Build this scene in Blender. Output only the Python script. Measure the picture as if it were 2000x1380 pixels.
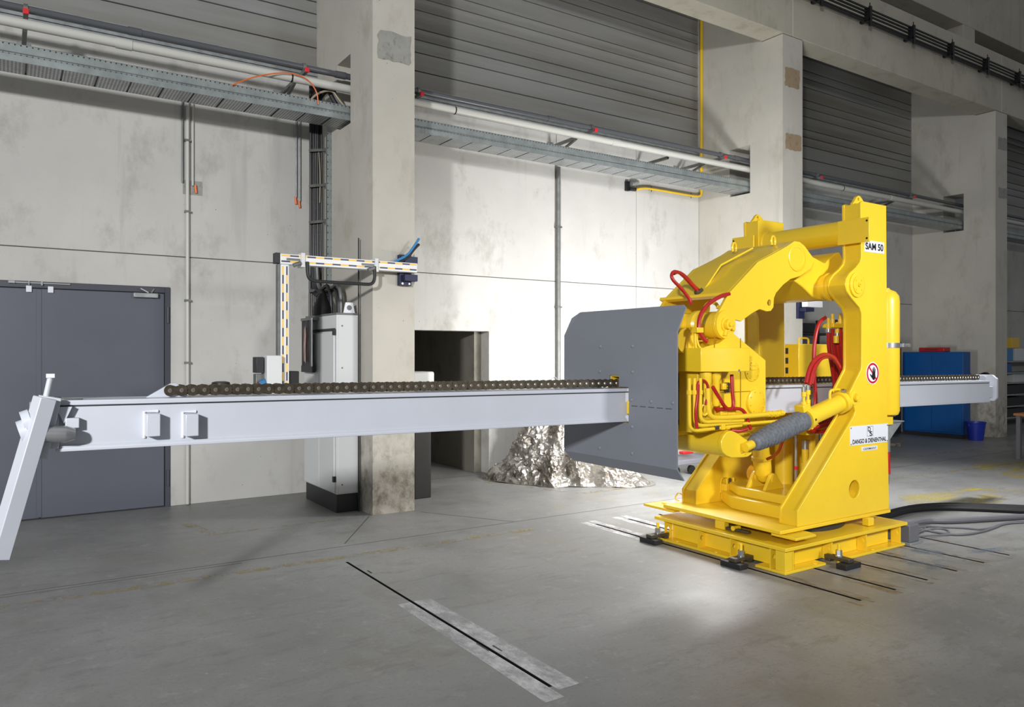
import bpy, bmesh, math, random
from mathutils import Vector, Matrix, noise as mnoise
random.seed(7)
for o in list(bpy.data.objects): bpy.data.objects.remove(o, do_unlink=True)
S = bpy.context.scene
COL = S.collection
PI = math.pi

# ------------------------------------------------------------------ camera
FPX, CX, V0, YAW, CAMH = 1493.74, 1000.0, 690.66, math.radians(56.5083), 1.7
FW = Vector((math.cos(YAW), math.sin(YAW), 0)); RT = Vector((math.sin(YAW), -math.cos(YAW), 0)); UP = Vector((0, 0, 1))
cam = bpy.data.cameras.new('camera'); camo = bpy.data.objects.new('camera', cam); COL.objects.link(camo)
cam.sensor_fit = 'HORIZONTAL'; cam.sensor_width = 36.0; cam.lens = FPX / 2000 * 36
cam.shift_x = 0.0; cam.shift_y = (V0 - 690.0) / 2000
cam.clip_end = 200
m = Matrix.Identity(4)
for i in range(3):
    m[i][0] = RT[i]; m[i][1] = UP[i]; m[i][2] = -FW[i]
m.translation = (0, 0, CAMH); camo.matrix_world = m
S.camera = camo

# ------------------------------------------------------------------ light
S.view_settings.view_transform = 'Standard'; S.view_settings.look = 'None'
S.view_settings.gamma = 1.0; S.view_settings.use_curve_mapping = False
S.view_settings.exposure = 0.10
W = bpy.data.worlds.new('hall_ambient'); S.world = W; W.use_nodes = True
W.node_tree.nodes['Background'].inputs[0].default_value = (0.93, 0.96, 1.0, 1)
W.node_tree.nodes['Background'].inputs[1].default_value = 0.15

def area(name, loc, target, power, sx, sy=None, col=(1, 1, 1), spread=180):
    l = bpy.data.lights.new(name, 'AREA'); l.energy = power; l.color = col
    l.shape = 'RECTANGLE'; l.size = sx; l.size_y = sy or sx; l.spread = math.radians(spread)
    o = bpy.data.objects.new(name, l); COL.objects.link(o); o.location = loc
    o.rotation_euler = (Vector(target) - Vector(loc)).to_track_quat('-Z', 'Y').to_euler()
    return o
area('studio_strobe_key', (-5.5, -3.5, 4.2), (1.6, 7.5, 1.6), 545, 0.55, spread=118)
area('studio_strobe_side', (6.2, -2.0, 3.6), (6.2, 4.3, 1.9), 58, 0.8, spread=75)
area('studio_strobe_wall', (7.1, 5.6, 1.35), (8.7, 9.2, 2.6), 165, 0.7, 0.7, spread=150)
area('floor_fill_light', (6.5, 5.9, 1.9), (5.9, 6.9, 0.0), 120, 0.6)  # added fill lamp, only there to brighten the floor behind the shield
area('right_floor_fill_light', (9.3, 4.7, 9.0), (9.3, 4.7, 0.0), 60, 0.8, spread=45)  # made-up fill lamp above the view, brightens the floor right of the machine
area('hall_roof_light', (6, 1, 11.5), (6, 4, 0), 90, 16, 9)

# ------------------------------------------------------------------ helpers
def A(u, v, X=None, Y=None, Z=None):
    """world point seen at photo pixel (u, v) on a known plane of the room"""
    r = FW + RT * ((u - CX) / FPX) + UP * ((V0 - v) / FPX)
    if X is not None: t = X / r.x
    elif Y is not None: t = Y / r.y
    else: t = (Z - CAMH) / r.z
    return Vector((0, 0, CAMH)) + r * t
def XZ(pts, Y): return [(p.x, p.z) for p in (A(u, v, Y=Y) for u, v in pts)]
def YZ(pts, X): return [(p.y, p.z) for p in (A(u, v, X=X) for u, v in pts)]

def tag(o, label=None, cat=None, group=None, kind=None):
    if label: o['label'] = label
    if cat: o['category'] = cat
    if group: o['group'] = group
    if kind: o['kind'] = kind
    return o
def empty(name, loc, label=None, cat=None, group=None, kind=None):
    o = bpy.data.objects.new(name, None); COL.objects.link(o); o.location = loc
    o.empty_display_size = 0.1
    return tag(o, label, cat, group, kind)
def rootloc(o):
    while o.parent: o = o.parent
    return o.location.copy()
def put(name, me, mat, parent=None):
    o = bpy.data.objects.new(name, me); COL.objects.link(o)
    if mat is not None and not me.materials: me.materials.append(mat)
    if parent is not None:
        if parent.parent is not None and parent.parent.parent is not None: parent = parent.parent     # thing > part > sub-part, no deeper
        o.parent = parent
        if parent.type == 'EMPTY': o.matrix_parent_inverse = Matrix.Translation(-parent.location)
        elif parent.parent is None: o.matrix_parent_inverse = Matrix.Translation(-parent.location)
    return o

class MB:
    def __init__(s): s.bm = bmesh.new()
    def _face(s, vs):
        try: return s.bm.faces.new(vs)
        except ValueError: return None
    def box(s, x0, x1, y0, y1, z0, z1):
        if x0 > x1: x0, x1 = x1, x0
        if y0 > y1: y0, y1 = y1, y0
        if z0 > z1: z0, z1 = z1, z0
        v = [s.bm.verts.new((x, y, z)) for x in (x0, x1) for y in (y0, y1) for z in (z0, z1)]
        for f in ((0, 1, 3, 2), (4, 6, 7, 5), (0, 4, 5, 1), (2, 3, 7, 6), (0, 2, 6, 4), (1, 5, 7, 3)): s._face([v[i] for i in f])
        return s
    def obox(s, p0, p1, w, h, up=(0, 0, 1)):
        """bar from p0 to p1, w wide across, h along 'up'"""
        p0, p1 = Vector(p0), Vector(p1); d = (p1 - p0).normalized(); up = Vector(up)
        a = d.cross(up).normalized() * (w / 2); b = a.cross(d).normalized() * (h / 2)
        v = [s.bm.verts.new(p + sa * a + sb * b) for p in (p0, p1) for sa in (-1, 1) for sb in (-1, 1)]
        for f in ((0, 1, 3, 2), (4, 6, 7, 5), (0, 4, 5, 1), (2, 3, 7, 6), (0, 2, 6, 4), (1, 5, 7, 3)): s._face([v[i] for i in f])
        return s
    def lathe(s, p0, axis, prof, n=24):
        """prof: list of (distance along axis, radius)"""
        p0 = Vector(p0); d = Vector(axis).normalized()
        t = Vector((0, 0, 1)) if abs(d.z) < .9 else Vector((1, 0, 0))
        a = d.cross(t).normalized(); b = d.cross(a)
        rings = []
        for h, r in prof:
            c = p0 + d * h
            rings.append([s.bm.verts.new(c + (a * math.cos(2 * PI * i / n) + b * math.sin(2 * PI * i / n)) * max(r, 1e-5)) for i in range(n)])
        for q, w in zip(rings, rings[1:]):
            for i in range(n): s._face((q[i], q[(i + 1) % n], w[(i + 1) % n], w[i]))
        s._face(rings[0][::-1]); s._face(rings[-1])
        return s
    def cyl(s, p0, p1, r0, r1=None, n=24):
        p0, p1 = Vector(p0), Vector(p1)
        return s.lathe(p0, p1 - p0, [(0, r0), ((p1 - p0).length, r0 if r1 is None else r1)], n)
    def tube(s, pts, r, n=8, smooth=0, closed=False):
        pts = [Vector(p) for p in pts]
        for _ in range(smooth):
            q = [pts[0]]
            for i in range(len(pts) - 1):
                q += [pts[i] * .75 + pts[i + 1] * .25, pts[i] * .25 + pts[i + 1] * .75]
            pts = q + [pts[-1]]
        rings = []; a = None; N = len(pts)
        for i, p in enumerate(pts):
            if closed: d = pts[(i + 1) % N] - pts[i - 1]
            else: d = (pts[min(i + 1, N - 1)] - pts[max(i - 1, 0)])
            d.normalize()
            if a is None:
                t = Vector((0, 0, 1)) if abs(d.z) < .9 else Vector((1, 0, 0)); a = d.cross(t).normalized()
            else:
                a = (a - d * a.dot(d)); a.normalize()
            b = d.cross(a)
            rings.append([s.bm.verts.new(p + (a * math.cos(2 * PI * k / n) + b * math.sin(2 * PI * k / n)) * r) for k in range(n)])
        prs = list(zip(rings, rings[1:])) + ([(rings[-1], rings[0])] if closed else [])
        for q, w in prs:
            for i in range(n): s._face((q[i], q[(i + 1) % n], w[(i + 1) % n], w[i]))
        if not closed: s._face(rings[0][::-1]); s._face(rings[-1])
        return s
    def prism(s, pts, axis, a0, a1, holes=()):
        def mk(p, a):
            if axis == 'Y': return (p[0], a, p[1])
            if axis == 'X': return (a, p[0], p[1])
            return (p[0], p[1], a)
        bm = bmesh.new(); es = []
        for loop in [pts] + list(holes):
            vs = [bm.verts.new(mk(p, a0)) for p in loop]
            for i in range(len(vs)): es.append(bm.edges.new((vs[i], vs[(i + 1) % len(vs)])))
        if holes: bmesh.ops.triangle_fill(bm, edges=es, use_beauty=True)
        else: bm.faces.new(list(bm.verts))
        g = bmesh.ops.extrude_face_region(bm, geom=list(bm.faces))
        off = Vector(mk((0, 0), a1)) - Vector(mk((0, 0), a0))
        for e in g['geom']:
            if isinstance(e, bmesh.types.BMVert): e.co += off
        bmesh.ops.recalc_face_normals(bm, faces=bm.faces)
        me = bpy.data.meshes.new('tmp'); bm.to_mesh(me); bm.free(); s.bm.from_mesh(me); bpy.data.meshes.remove(me)
        return s
    def disc_hole(s, cx, cz, r, n=20): return [(cx + r * math.cos(2 * PI * i / n), cz + r * math.sin(2 * PI * i / n)) for i in range(n)]
    def build(s, name, mat, parent=None, smooth=True, bevel=0, label=None, cat=None, group=None, kind=None, recalc=True):
        if recalc: bmesh.ops.recalc_face_normals(s.bm, faces=s.bm.faces)
        loc = None
        if parent is None:
            xs = [v.co for v in s.bm.verts]
            mn = Vector([min(c[i] for c in xs) for i in range(3)]); mx = Vector([max(c[i] for c in xs) for i in range(3)])
            loc = Vector(((mn.x + mx.x) / 2, (mn.y + mx.y) / 2, mn.z))
            for v in s.bm.verts: v.co -= loc
        me = bpy.data.meshes.new(name); s.bm.to_mesh(me); s.bm.free()
        if smooth:
            me.polygons.foreach_set('use_smooth', [True] * len(me.polygons)); me.set_sharp_from_angle(angle=math.radians(38))
        o = put(name, me, mat, parent)
        if loc is not None: o.location = loc
        if bevel:
            b = o.modifiers.new('edge', 'BEVEL'); b.width = bevel; b.segments = 2; b.limit_method = 'ANGLE'; b.angle_limit = math.radians(40); b.harden_normals = False
        return tag(o, label, cat, group, kind)

def circ(cx, cz, r, n=20): return [(cx + r * math.cos(2 * PI * i / n), cz + r * math.sin(2 * PI * i / n)) for i in range(n)]

# ------------------------------------------------------------------ materials
MATS = {}
def lin(c): return tuple(((x / 255) / 12.92 if x / 255 <= .04045 else ((x / 255 + .055) / 1.055) ** 2.4) for x in c)
def mat(name, col, rough=.5, metal=0.0, var=0.0, vscale=3.0, bump=0.0, bscale=60.0, coat=0.0, spec=.5, rvar=0.0, col2=None, stretch=(1, 1, 1)):
    m = bpy.data.materials.new(name); m.use_nodes = True; nt = m.node_tree; b = nt.nodes['Principled BSDF']
    b.inputs['Base Color'].default_value = (*col, 1); b.inputs['Roughness'].default_value = rough; b.inputs['Metallic'].default_value = metal
    b.inputs['Coat Weight'].default_value = coat; b.inputs['Specular IOR Level'].default_value = spec
    b.inputs['Coat Roughness'].default_value = .12
    g = nt.nodes.new('ShaderNodeNewGeometry'); mp = nt.nodes.new('ShaderNodeMapping'); nt.links.new(g.outputs['Position'], mp.inputs[0])
    mp.inputs['Scale'].default_value = stretch
    if var:
        n = nt.nodes.new('ShaderNodeTexNoise'); n.inputs['Scale'].default_value = vscale; n.inputs['Detail'].default_value = 6; n.inputs['Roughness'].default_value = .62
        nt.links.new(mp.outputs[0], n.inputs['Vector'])
        r = nt.nodes.new('ShaderNodeValToRGB')
        c2 = col2 or tuple(x * (1 - var) for x in col); c1 = tuple(min(1, x * (1 + var * .5)) for x in col)
        r.color_ramp.elements[0].position = .32; r.color_ramp.elements[1].position = .68
        r.color_ramp.elements[0].color = (*c2, 1); r.color_ramp.elements[1].color = (*c1, 1)
        nt.links.new(n.outputs[0], r.inputs[0]); nt.links.new(r.outputs[0], b.inputs['Base Color'])
        if rvar:
            mr = nt.nodes.new('ShaderNodeMapRange'); mr.inputs[3].default_value = rough - rvar; mr.inputs[4].default_value = rough + rvar
            nt.links.new(n.outputs[0], mr.inputs[0]); nt.links.new(mr.outputs[0], b.inputs['Roughness'])
    if bump:
        n2 = nt.nodes.new('ShaderNodeTexNoise'); n2.inputs['Scale'].default_value = bscale; n2.inputs['Detail'].default_value = 4
        nt.links.new(mp.outputs[0], n2.inputs['Vector'])
        bp = nt.nodes.new('ShaderNodeBump'); bp.inputs['Strength'].default_value = bump; bp.inputs['Distance'].default_value = .02
        nt.links.new(n2.outputs[0], bp.inputs['Height']); nt.links.new(bp.outputs[0], b.inputs['Normal'])
    MATS[name] = m
    return m

def concrete(name, base, stain, low_stain=0.0, pits=1.0, rough=.82, scale=1.0):
    m = bpy.data.materials.new(name); m.use_nodes = True; nt = m.node_tree; b = nt.nodes['Principled BSDF']; L = nt.links
    b.inputs['Roughness'].default_value = rough; b.inputs['Specular IOR Level'].default_value = .3
    g = nt.nodes.new('ShaderNodeNewGeometry')
    def noise(sc, det, st=(1, 1, 1), ro=.6):
        mp = nt.nodes.new('ShaderNodeMapping'); mp.inputs['Scale'].default_value = st; L.new(g.outputs['Position'], mp.inputs[0])
        n = nt.nodes.new('ShaderNodeTexNoise'); n.inputs['Scale'].default_value = sc; n.inputs['Detail'].default_value = det; n.inputs['Roughness'].default_value = ro
        L.new(mp.outputs[0], n.inputs['Vector']); return n.outputs[0]
    def ramp(src, p0, p1, c0=(0, 0, 0), c1=(1, 1, 1)):
        r = nt.nodes.new('ShaderNodeValToRGB'); r.color_ramp.elements[0].position = p0; r.color_ramp.elements[1].position = p1
        r.color_ramp.elements[0].color = (*c0, 1); r.color_ramp.elements[1].color = (*c1, 1); L.new(src, r.inputs[0]); return r.outputs[0]
    def mix(f, a, c, mode='MIX'):
        x = nt.nodes.new('ShaderNodeMix'); x.data_type = 'RGBA'; x.blend_type = mode
        if isinstance(f, float): x.inputs[0].default_value = f
        else: L.new(f, x.inputs[0])
        for k, q in ((6, a), (7, c)):
            if isinstance(q, tuple): x.inputs[k].default_value = (*q, 1)
            else: L.new(q, x.inputs[k])
        return x.outputs[2]
    light = tuple(min(1, c * 1.13) for c in base)
    c = mix(ramp(noise(.9 * scale, 8), .35, .66), base, light)
    c = mix(ramp(noise(2.3 * scale, 10, (1, 1, .6), .7), .53, .76), c, stain)          # cloudy stains
    c = mix(ramp(noise(1.6 * scale, 5, (3.5, 3.5, .25)), .60, .80), c, tuple(x * .86 for x in base))   # vertical water runs
    c = mix(ramp(noise(14, 8, (1, 1, 1), .75), .62, .80), c, tuple(x * .80 for x in base))  # blotches
    vo = nt.nodes.new('ShaderNodeTexVoronoi'); vo.inputs['Scale'].default_value = 7.0; L.new(g.outputs['Position'], vo.inputs['Vector'])
    pit = ramp(vo.outputs['Distance'], .025, .05, (1, 1, 1), (0, 0, 0))
    sel = ramp(noise(5, 2), .50, .58)
    pm = nt.nodes.new('ShaderNodeMath'); pm.operation = 'MULTIPLY'; L.new(pit, pm.inputs[0]); L.new(sel, pm.inputs[1])
    pm2 = nt.nodes.new('ShaderNodeMath'); pm2.operation = 'MULTIPLY'; L.new(pm.outputs[0], pm2.inputs[0]); pm2.inputs[1].default_value = pits
    c = mix(pm2.outputs[0], c, tuple(x * .4 for x in base))
    if low_stain:      # rusty scuffing where things knock against the foot of the wall
        sp = nt.nodes.new('ShaderNodeSeparateXYZ'); L.new(g.outputs['Position'], sp.inputs[0])
        mr = nt.nodes.new('ShaderNodeMapRange'); mr.inputs[1].default_value = 1.15; mr.inputs[2].default_value = .35; mr.clamp = True; L.new(sp.outputs[2], mr.inputs[0])
        mm = nt.nodes.new('ShaderNodeMath'); mm.operation = 'MULTIPLY'; L.new(mr.outputs[0], mm.inputs[0]); L.new(ramp(noise(6, 9, (1, 1, .7), .75), .45, .62), mm.inputs[1])
        m3 = nt.nodes.new('ShaderNodeMath'); m3.operation = 'MULTIPLY'; L.new(mm.outputs[0], m3.inputs[0]); m3.inputs[1].default_value = low_stain
        c = mix(m3.outputs[0], c, lin((108, 96, 78)))
    L.new(c, b.inputs['Base Color'])
    bp = nt.nodes.new('ShaderNodeBump'); bp.inputs['Strength'].default_value = .12; bp.inputs['Distance'].default_value = .01
    L.new(noise(45, 6), bp.inputs['Height']); L.new(bp.outputs[0], b.inputs['Normal'])
    MATS[name] = m
    return m

M_WALL = concrete('wall_concrete', lin((187, 186, 182)), lin((160, 157, 149)))
M_COLM = concrete('column_concrete', lin((184, 181, 172)), lin((166, 160, 146)), low_stain=.75)
M_BEAMC = concrete('runway_concrete', lin((176, 172, 158)), lin((150, 144, 128)), pits=.2)
M_PATCH = concrete('patch_mortar', lin((150, 150, 145)), lin((95, 88, 80)), scale=9)
M_RUSTP = concrete('rusty_patch', lin((150, 132, 108)), lin((92, 74, 58)), scale=9)
M_YEL = mat('machine_yellow', lin((243, 205, 44)), .34, var=.05, vscale=2, coat=.3, bump=.02, bscale=90)
M_YEL2 = mat('machine_yellow_light', lin((246, 206, 36)), .36, coat=.2)
M_GREYB = mat('light_grey_paint', lin((196, 200, 210)), .38, var=.04, vscale=2, coat=.15)
M_SHLD = mat('shield_grey_paint', lin((126, 130, 139)), .45, var=.05, vscale=1.5)
M_DOOR = mat('slate_door_paint', lin((90, 93, 105)), .42, var=.06, vscale=1.2, rvar=.06)
M_DOORF = mat('slate_frame_paint', lin((70, 72, 82)), .45)
M_RED = mat('red_rubber_hose', lin((176, 32, 34)), .32, var=.15, vscale=20)
M_BLK = mat('black_rubber', lin((19, 19, 21)), .45)
M_BLKP = mat('black_plastic', lin((34, 35, 38)), .5)
M_DSTEEL = mat('dark_oily_steel', lin((92, 88, 78)), .42, .55, var=.35, vscale=25, bump=.15, bscale=140)
M_CHAIN = mat('oily_chain_steel', lin((96, 88, 74)), .36, .7, var=.4, vscale=30, bump=.1, bscale=200)
M_PIN = mat('bright_pin_steel', lin((190, 182, 168)), .25, .9)
M_STEEL = mat('bare_steel', lin((190, 192, 195)), .3, .85, var=.15, vscale=12)
M_GALV = mat('galvanised_steel', lin((168, 173, 174)), .38, .5, var=.25, vscale=9)
M_GALVD = mat('galvanised_steel_dull', lin((124, 126, 124)), .5, .45, var=.25, vscale=10)
M_PIPED = mat('dark_grey_pipe', lin((88, 90, 95)), .3, .1)
M_PIPEW = mat('pale_grey_pipe', lin((196, 196, 190)), .4)
M_CLAD = mat('cladding_sheet', lin((150, 151, 151)), .36, .25, var=.22, vscale=.8, col2=lin((134, 131, 122)), stretch=(.25, 1, 3.2))
M_CLADD = mat('cladding_joint', lin((40, 40, 40)), .7)
M_WHITE = mat('white_profile', lin((226, 227, 230)), .35)
M_CAB = mat('cabinet_light_grey', lin((214, 217, 217)), .42, var=.03, vscale=2)
M_DARK = mat('charcoal_paint', lin((44, 45, 48)), .5)
M_CAPR = mat('red_plastic_cap', lin((214, 40, 48)), .4)
M_ORNG = mat('orange_cable', lin((222, 110, 48)), .45)
M_NAVY = mat('navy_bracket', lin((38, 42, 72)), .45, .2)
M_BLUE = mat('blue_cabinet_paint', lin((10, 82, 150)), .4, var=.12, vscale=3)
M_BUCK = mat('blue_bucket_plastic', lin((30, 50, 160)), .4)
M_BLUEC = mat('blue_cable', lin((60, 130, 185)), .4)
M_REDC = mat('red_case_plastic', lin((170, 24, 30)), .4)
M_YPIPE = mat('yellow_gas_pipe', lin((232, 190, 30)), .4)
M_TAPEY = mat('yellow_tape', lin((240, 196, 70)), .4)
M_TAPEB = mat('dark_blue_tape', lin((52, 54, 78)), .4)
M_SIGN = mat('white_sign', lin((226, 229, 235)), .3)
M_INK = mat('black_ink', lin((18, 18, 22)), .5)
M_SRED = mat('sign_red', lin((190, 22, 50)), .35)
M_BELL = mat('grey_bellows_fabric', lin((112, 116, 124)), .7, var=.35, vscale=40, bump=.3, bscale=120)
M_FOIL = mat('crumpled_silver_foil', lin((186, 184, 180)), .34, .8, var=.18, vscale=5, bump=.8, bscale=26, col2=lin((150, 142, 132)))
M_SKIN = mat('poster_print', lin((70, 66, 66)), .4, var=.4, vscale=5, col2=lin((40, 39, 42)), stretch=(6, 6, 1))
M_PINK = mat('poster_pink_print', lin((176, 140, 134)), .45, var=.3, vscale=8)
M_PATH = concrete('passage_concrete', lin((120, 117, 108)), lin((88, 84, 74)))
M_CABLG = mat('grey_floor_cable', lin((104, 104, 110)), .5)
M_CTAN = mat('beige_cable', lin((165, 152, 128)), .5)
M_DISCH = mat('dark_hole', lin((150, 116, 20)), .6)
M_ORRUST = mat('orange_wood', lin((170, 110, 60)), .6)

def floor_material():
    m = bpy.data.materials.new('floor_concrete'); m.use_nodes = True; nt = m.node_tree; b = nt.nodes['Principled BSDF']; L = nt.links
    g = nt.nodes.new('ShaderNodeNewGeometry')
    def noise(sc, det, st=(1, 1, 1), ro=.6):
        mp = nt.nodes.new('ShaderNodeMapping'); mp.inputs['Scale'].default_value = st; L.new(g.outputs['Position'], mp.inputs[0])
        n = nt.nodes.new('ShaderNodeTexNoise'); n.inputs['Scale'].default_value = sc; n.inputs['Detail'].default_value = det; n.inputs['Roughness'].default_value = ro
        L.new(mp.outputs[0], n.inputs['Vector']); return n.outputs[0]
    def ramp(src, p0, p1, c0=(0, 0, 0), c1=(1, 1, 1)):
        r = nt.nodes.new('ShaderNodeValToRGB'); r.color_ramp.elements[0].position = p0; r.color_ramp.elements[1].position = p1
        r.color_ramp.elements[0].color = (*c0, 1); r.color_ramp.elements[1].color = (*c1, 1); L.new(src, r.inputs[0]); return r.outputs[0]
    def mix(f, a, c):
        x = nt.nodes.new('ShaderNodeMix'); x.data_type = 'RGBA'; L.new(f, x.inputs[0])
        for k, q in ((6, a), (7, c)):
            if isinstance(q, tuple): x.inputs[k].default_value = (*q, 1)
            else: L.new(q, x.inputs[k])
        return x.outputs[2]
    def mul(a, k):
        x = nt.nodes.new('ShaderNodeMath'); x.operation = 'MULTIPLY'; L.new(a, x.inputs[0])
        if isinstance(k, float): x.inputs[1].default_value = k
        else: L.new(k, x.inputs[1])
        return x.outputs[0]
    base = lin((138, 138, 137))
    c = mix(ramp(noise(.55, 8), .36, .64), tuple(x * .80 for x in base), tuple(x * 1.14 for x in base))
    c = mix(mul(ramp(noise(1.7, 9, (1.5, .8, 1), .7), .52, .74), .55), c, lin((112, 111, 102)))
    c = mix(mul(ramp(noise(.8, 4, (1, 1, 1)), .58, .7), .35), c, lin((132, 126, 104)))        # olive tint patches
    c = mix(mul(ramp(noise(5, 9, (.5, 1.4, 1), .78), .52, .66), .75), c, tuple(x * .66 for x in base))
    c = mix(mul(ramp(noise(6.5, 10, (1, 1, 1), .8), .55, .68), .6), c, tuple(min(1, x * 1.45) for x in base))      # bleached blotches   # scuffs
    c = mix(mul(ramp(noise(40, 6, (1, 1, 1), .8), .54, .70), .85), c, tuple(x * .55 for x in base))       # fine specks
    vo = nt.nodes.new('ShaderNodeTexVoronoi'); vo.inputs['Scale'].default_value = 9.0; L.new(g.outputs['Position'], vo.inputs['Vector'])
    dots = mul(ramp(vo.outputs['Distance'], .06, .09, (1, 1, 1), (0, 0, 0)), ramp(noise(1.3, 3), .60, .64))
    c = mix(mul(dots, .5), c, lin((178, 178, 174)))                                           # pale paint drops
    L.new(c, b.inputs['Base Color'])
    mr = nt.nodes.new('ShaderNodeMapRange'); mr.inputs[3].default_value = .30; mr.inputs[4].default_value = .58
    L.new(noise(2.2, 8, (1, 1, 1), .7), mr.inputs[0]); L.new(mr.outputs[0], b.inputs['Roughness'])
    b.inputs['Specular IOR Level'].default_value = .45
    bp = nt.nodes.new('ShaderNodeBump'); bp.inputs['Strength'].default_value = .05; bp.inputs['Distance'].default_value = .01
    L.new(noise(30, 5), bp.inputs['Height']); L.new(bp.outputs[0], b.inputs['Normal'])
    return m
M_FLOOR = floor_material()
def worn(name, col, p0, p1, rough=.5, sc=6, st=(1, 1, 1)):
    """paint or polish that has partly worn off the floor"""
    m = bpy.data.materials.new(name); m.use_nodes = True; nt = m.node_tree; b = nt.nodes['Principled BSDF']; L = nt.links
    b.inputs['Base Color'].default_value = (*col, 1); b.inputs['Roughness'].default_value = rough
    g = nt.nodes.new('ShaderNodeNewGeometry'); mp = nt.nodes.new('ShaderNodeMapping'); mp.inputs['Scale'].default_value = st; L.new(g.outputs['Position'], mp.inputs[0])
    n = nt.nodes.new('ShaderNodeTexNoise'); n.inputs['Scale'].default_value = sc; n.inputs['Detail'].default_value = 9; n.inputs['Roughness'].default_value = .75; L.new(mp.outputs[0], n.inputs['Vector'])
    r = nt.nodes.new('ShaderNodeValToRGB'); r.color_ramp.elements[0].position = p0; r.color_ramp.elements[1].position = p1; L.new(n.outputs[0], r.inputs[0])
    L.new(r.outputs[0], b.inputs['Alpha'])
    return m
M_LINEY = worn('worn_yellow_floor_paint', lin((176, 158, 108)), .48, .80)
M_LINEY2 = worn('yellow_dust', lin((192, 176, 84)), .46, .80, sc=2.5, st=(.5, 1.6, 1))
M_LINEB = worn('blue_floor_paint', lin((124, 148, 170)), .48, .88, sc=3)
M_RUST = worn('rusty_floor_stain', lin((146, 122, 82)), .50, .88, sc=4, st=(2.2, .6, 1))
M_POL = worn('polished_steel_strip', lin((198, 198, 200)), .34, .60, rough=.36, sc=4, st=(2, .9, 1))

# ------------------------------------------------------------------ floor
YW, YC, YB = 9.229, 7.5227, 7.9143          # wall face, column face, back of runway beam
COLX = [3.2189, 9.978, 16.737]; COLW = .4875
SLOTX = [4.917 + .431 * k for k in range(6)]; SY0, SY1 = 3.07, 5.91
slots = [(2.322, 3.15, 5.96, .011)] + [(x, SY0, SY1, .015) for x in SLOTX]
fl = MB()
xs = sorted([-14, 40] + [x + s * w for x, _, _, w in slots for s in (-1, 1)])
for i in range(len(xs) - 1):
    xm = (xs[i] + xs[i + 1]) / 2
    hit = [s_ for s_ in slots if abs(s_[0] - xm) < s_[3]]
    ys = [(-10, 16)] if not hit else [(-10, hit[0][1]), (hit[0][2], 16)]
    for y0, y1 in ys:
        v = [fl.bm.verts.new(p) for p in ((xs[i], y0, 0), (xs[i + 1], y0, 0), (xs[i + 1], y1, 0), (xs[i], y1, 0))]
        fl.bm.faces.new(v)
me = bpy.data.meshes.new('floor'); fl.bm.to_mesh(me); fl.bm.free()
FLOOR = tag(put('floor', me, M_FLOOR), 'grey polished concrete hall floor', kind='structure')
for x, y0, y1, w in slots:
    b = MB()
    b.box(x - w - .004, x - w, y0, y1, -.06, -.0005).box(x + w, x + w + .004, y0, y1, -.06, -.0005).box(x - w, x + w, y0, y1, -.06, -.055)
    b.box(x - w, x + w, y0 - .004, y0, -.06, -.0005).box(x - w, x + w, y1, y1 + .004, -.06, -.0005)
    b.build('slot_channel', M_BLK, FLOOR)
def strip(name, mt, pts, z=.0012):
    b = MB(); b.prism(pts, 'Z', z - .0008, z); return b.build(name, mt, FLOOR, smooth=False)
def line(name, mt, p, q, w, z=.0012):
    p, q = Vector((p[0], p[1])), Vector((q[0], q[1])); d = (q - p).normalized(); n = Vector((-d.y, d.x)) * w / 2
    return strip(name, mt, [tuple(p + n), tuple(q + n), tuple(q - n), tuple(p - n)], z)
M_JOINT = mat('joint_filler_dark', lin((78, 77, 74)), .8)
# polished steel plates either side of the front slot
strip('slot_plate', M_POL, [(2.195, 3.02), (2.309, 3.02), (2.309, 4.75), (2.215, 4.75)])
strip('slot_plate', M_POL, [(2.335, 3.10), (2.47, 3.10), (2.46, 4.75), (2.335, 4.75)])
for x in SLOTX[:2]:
    strip('slot_plate', M_POL, [(x - .10, 5.0), (x - .017, 5.0), (x - .017, 6.05), (x - .10, 6.05)])
    strip('slot_plate', M_POL, [(x + .017, 5.0), (x + .10, 5.0), (x + .10, 6.05), (x + .017, 6.05)])
for x in SLOTX:
    strip('rust_stain', M_RUST, [(x - .11, 3.0), (x - .017, 3.0), (x - .017, 3.75), (x - .11, 3.75)])
    strip('rust_stain', M_RUST, [(x + .017, 3.0), (x + .10, 3.0), (x + .10, 3.75), (x + .017, 3.75)])
b = MB(); b.box(2.36, 2.372, 3.68, 3.78, .0005, .002).box(2.36, 2.372, 5.55, 5.63, .0005, .002).box(2.30, 2.312, 3.72, 3.86, .0005, .002); b.build('slot_insert', M_BLK, FLOOR)
# saw-cut joints
for p, q, w in (((3.17, 7.50), (2.53, 6.54), .010), ((3.72, 7.40), (4.29, 6.45), .010), ((-9, 6.56), (18, 6.32), .008), ((-9, 6.50), (1.6, 6.40), .006), ((8.4, 6.36), (10.0, 7.4), .01), ((5.6, 9.25), (4.25, 9.22), .014)):
    line('saw_cut_joint', M_JOINT, p, q, w)
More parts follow.
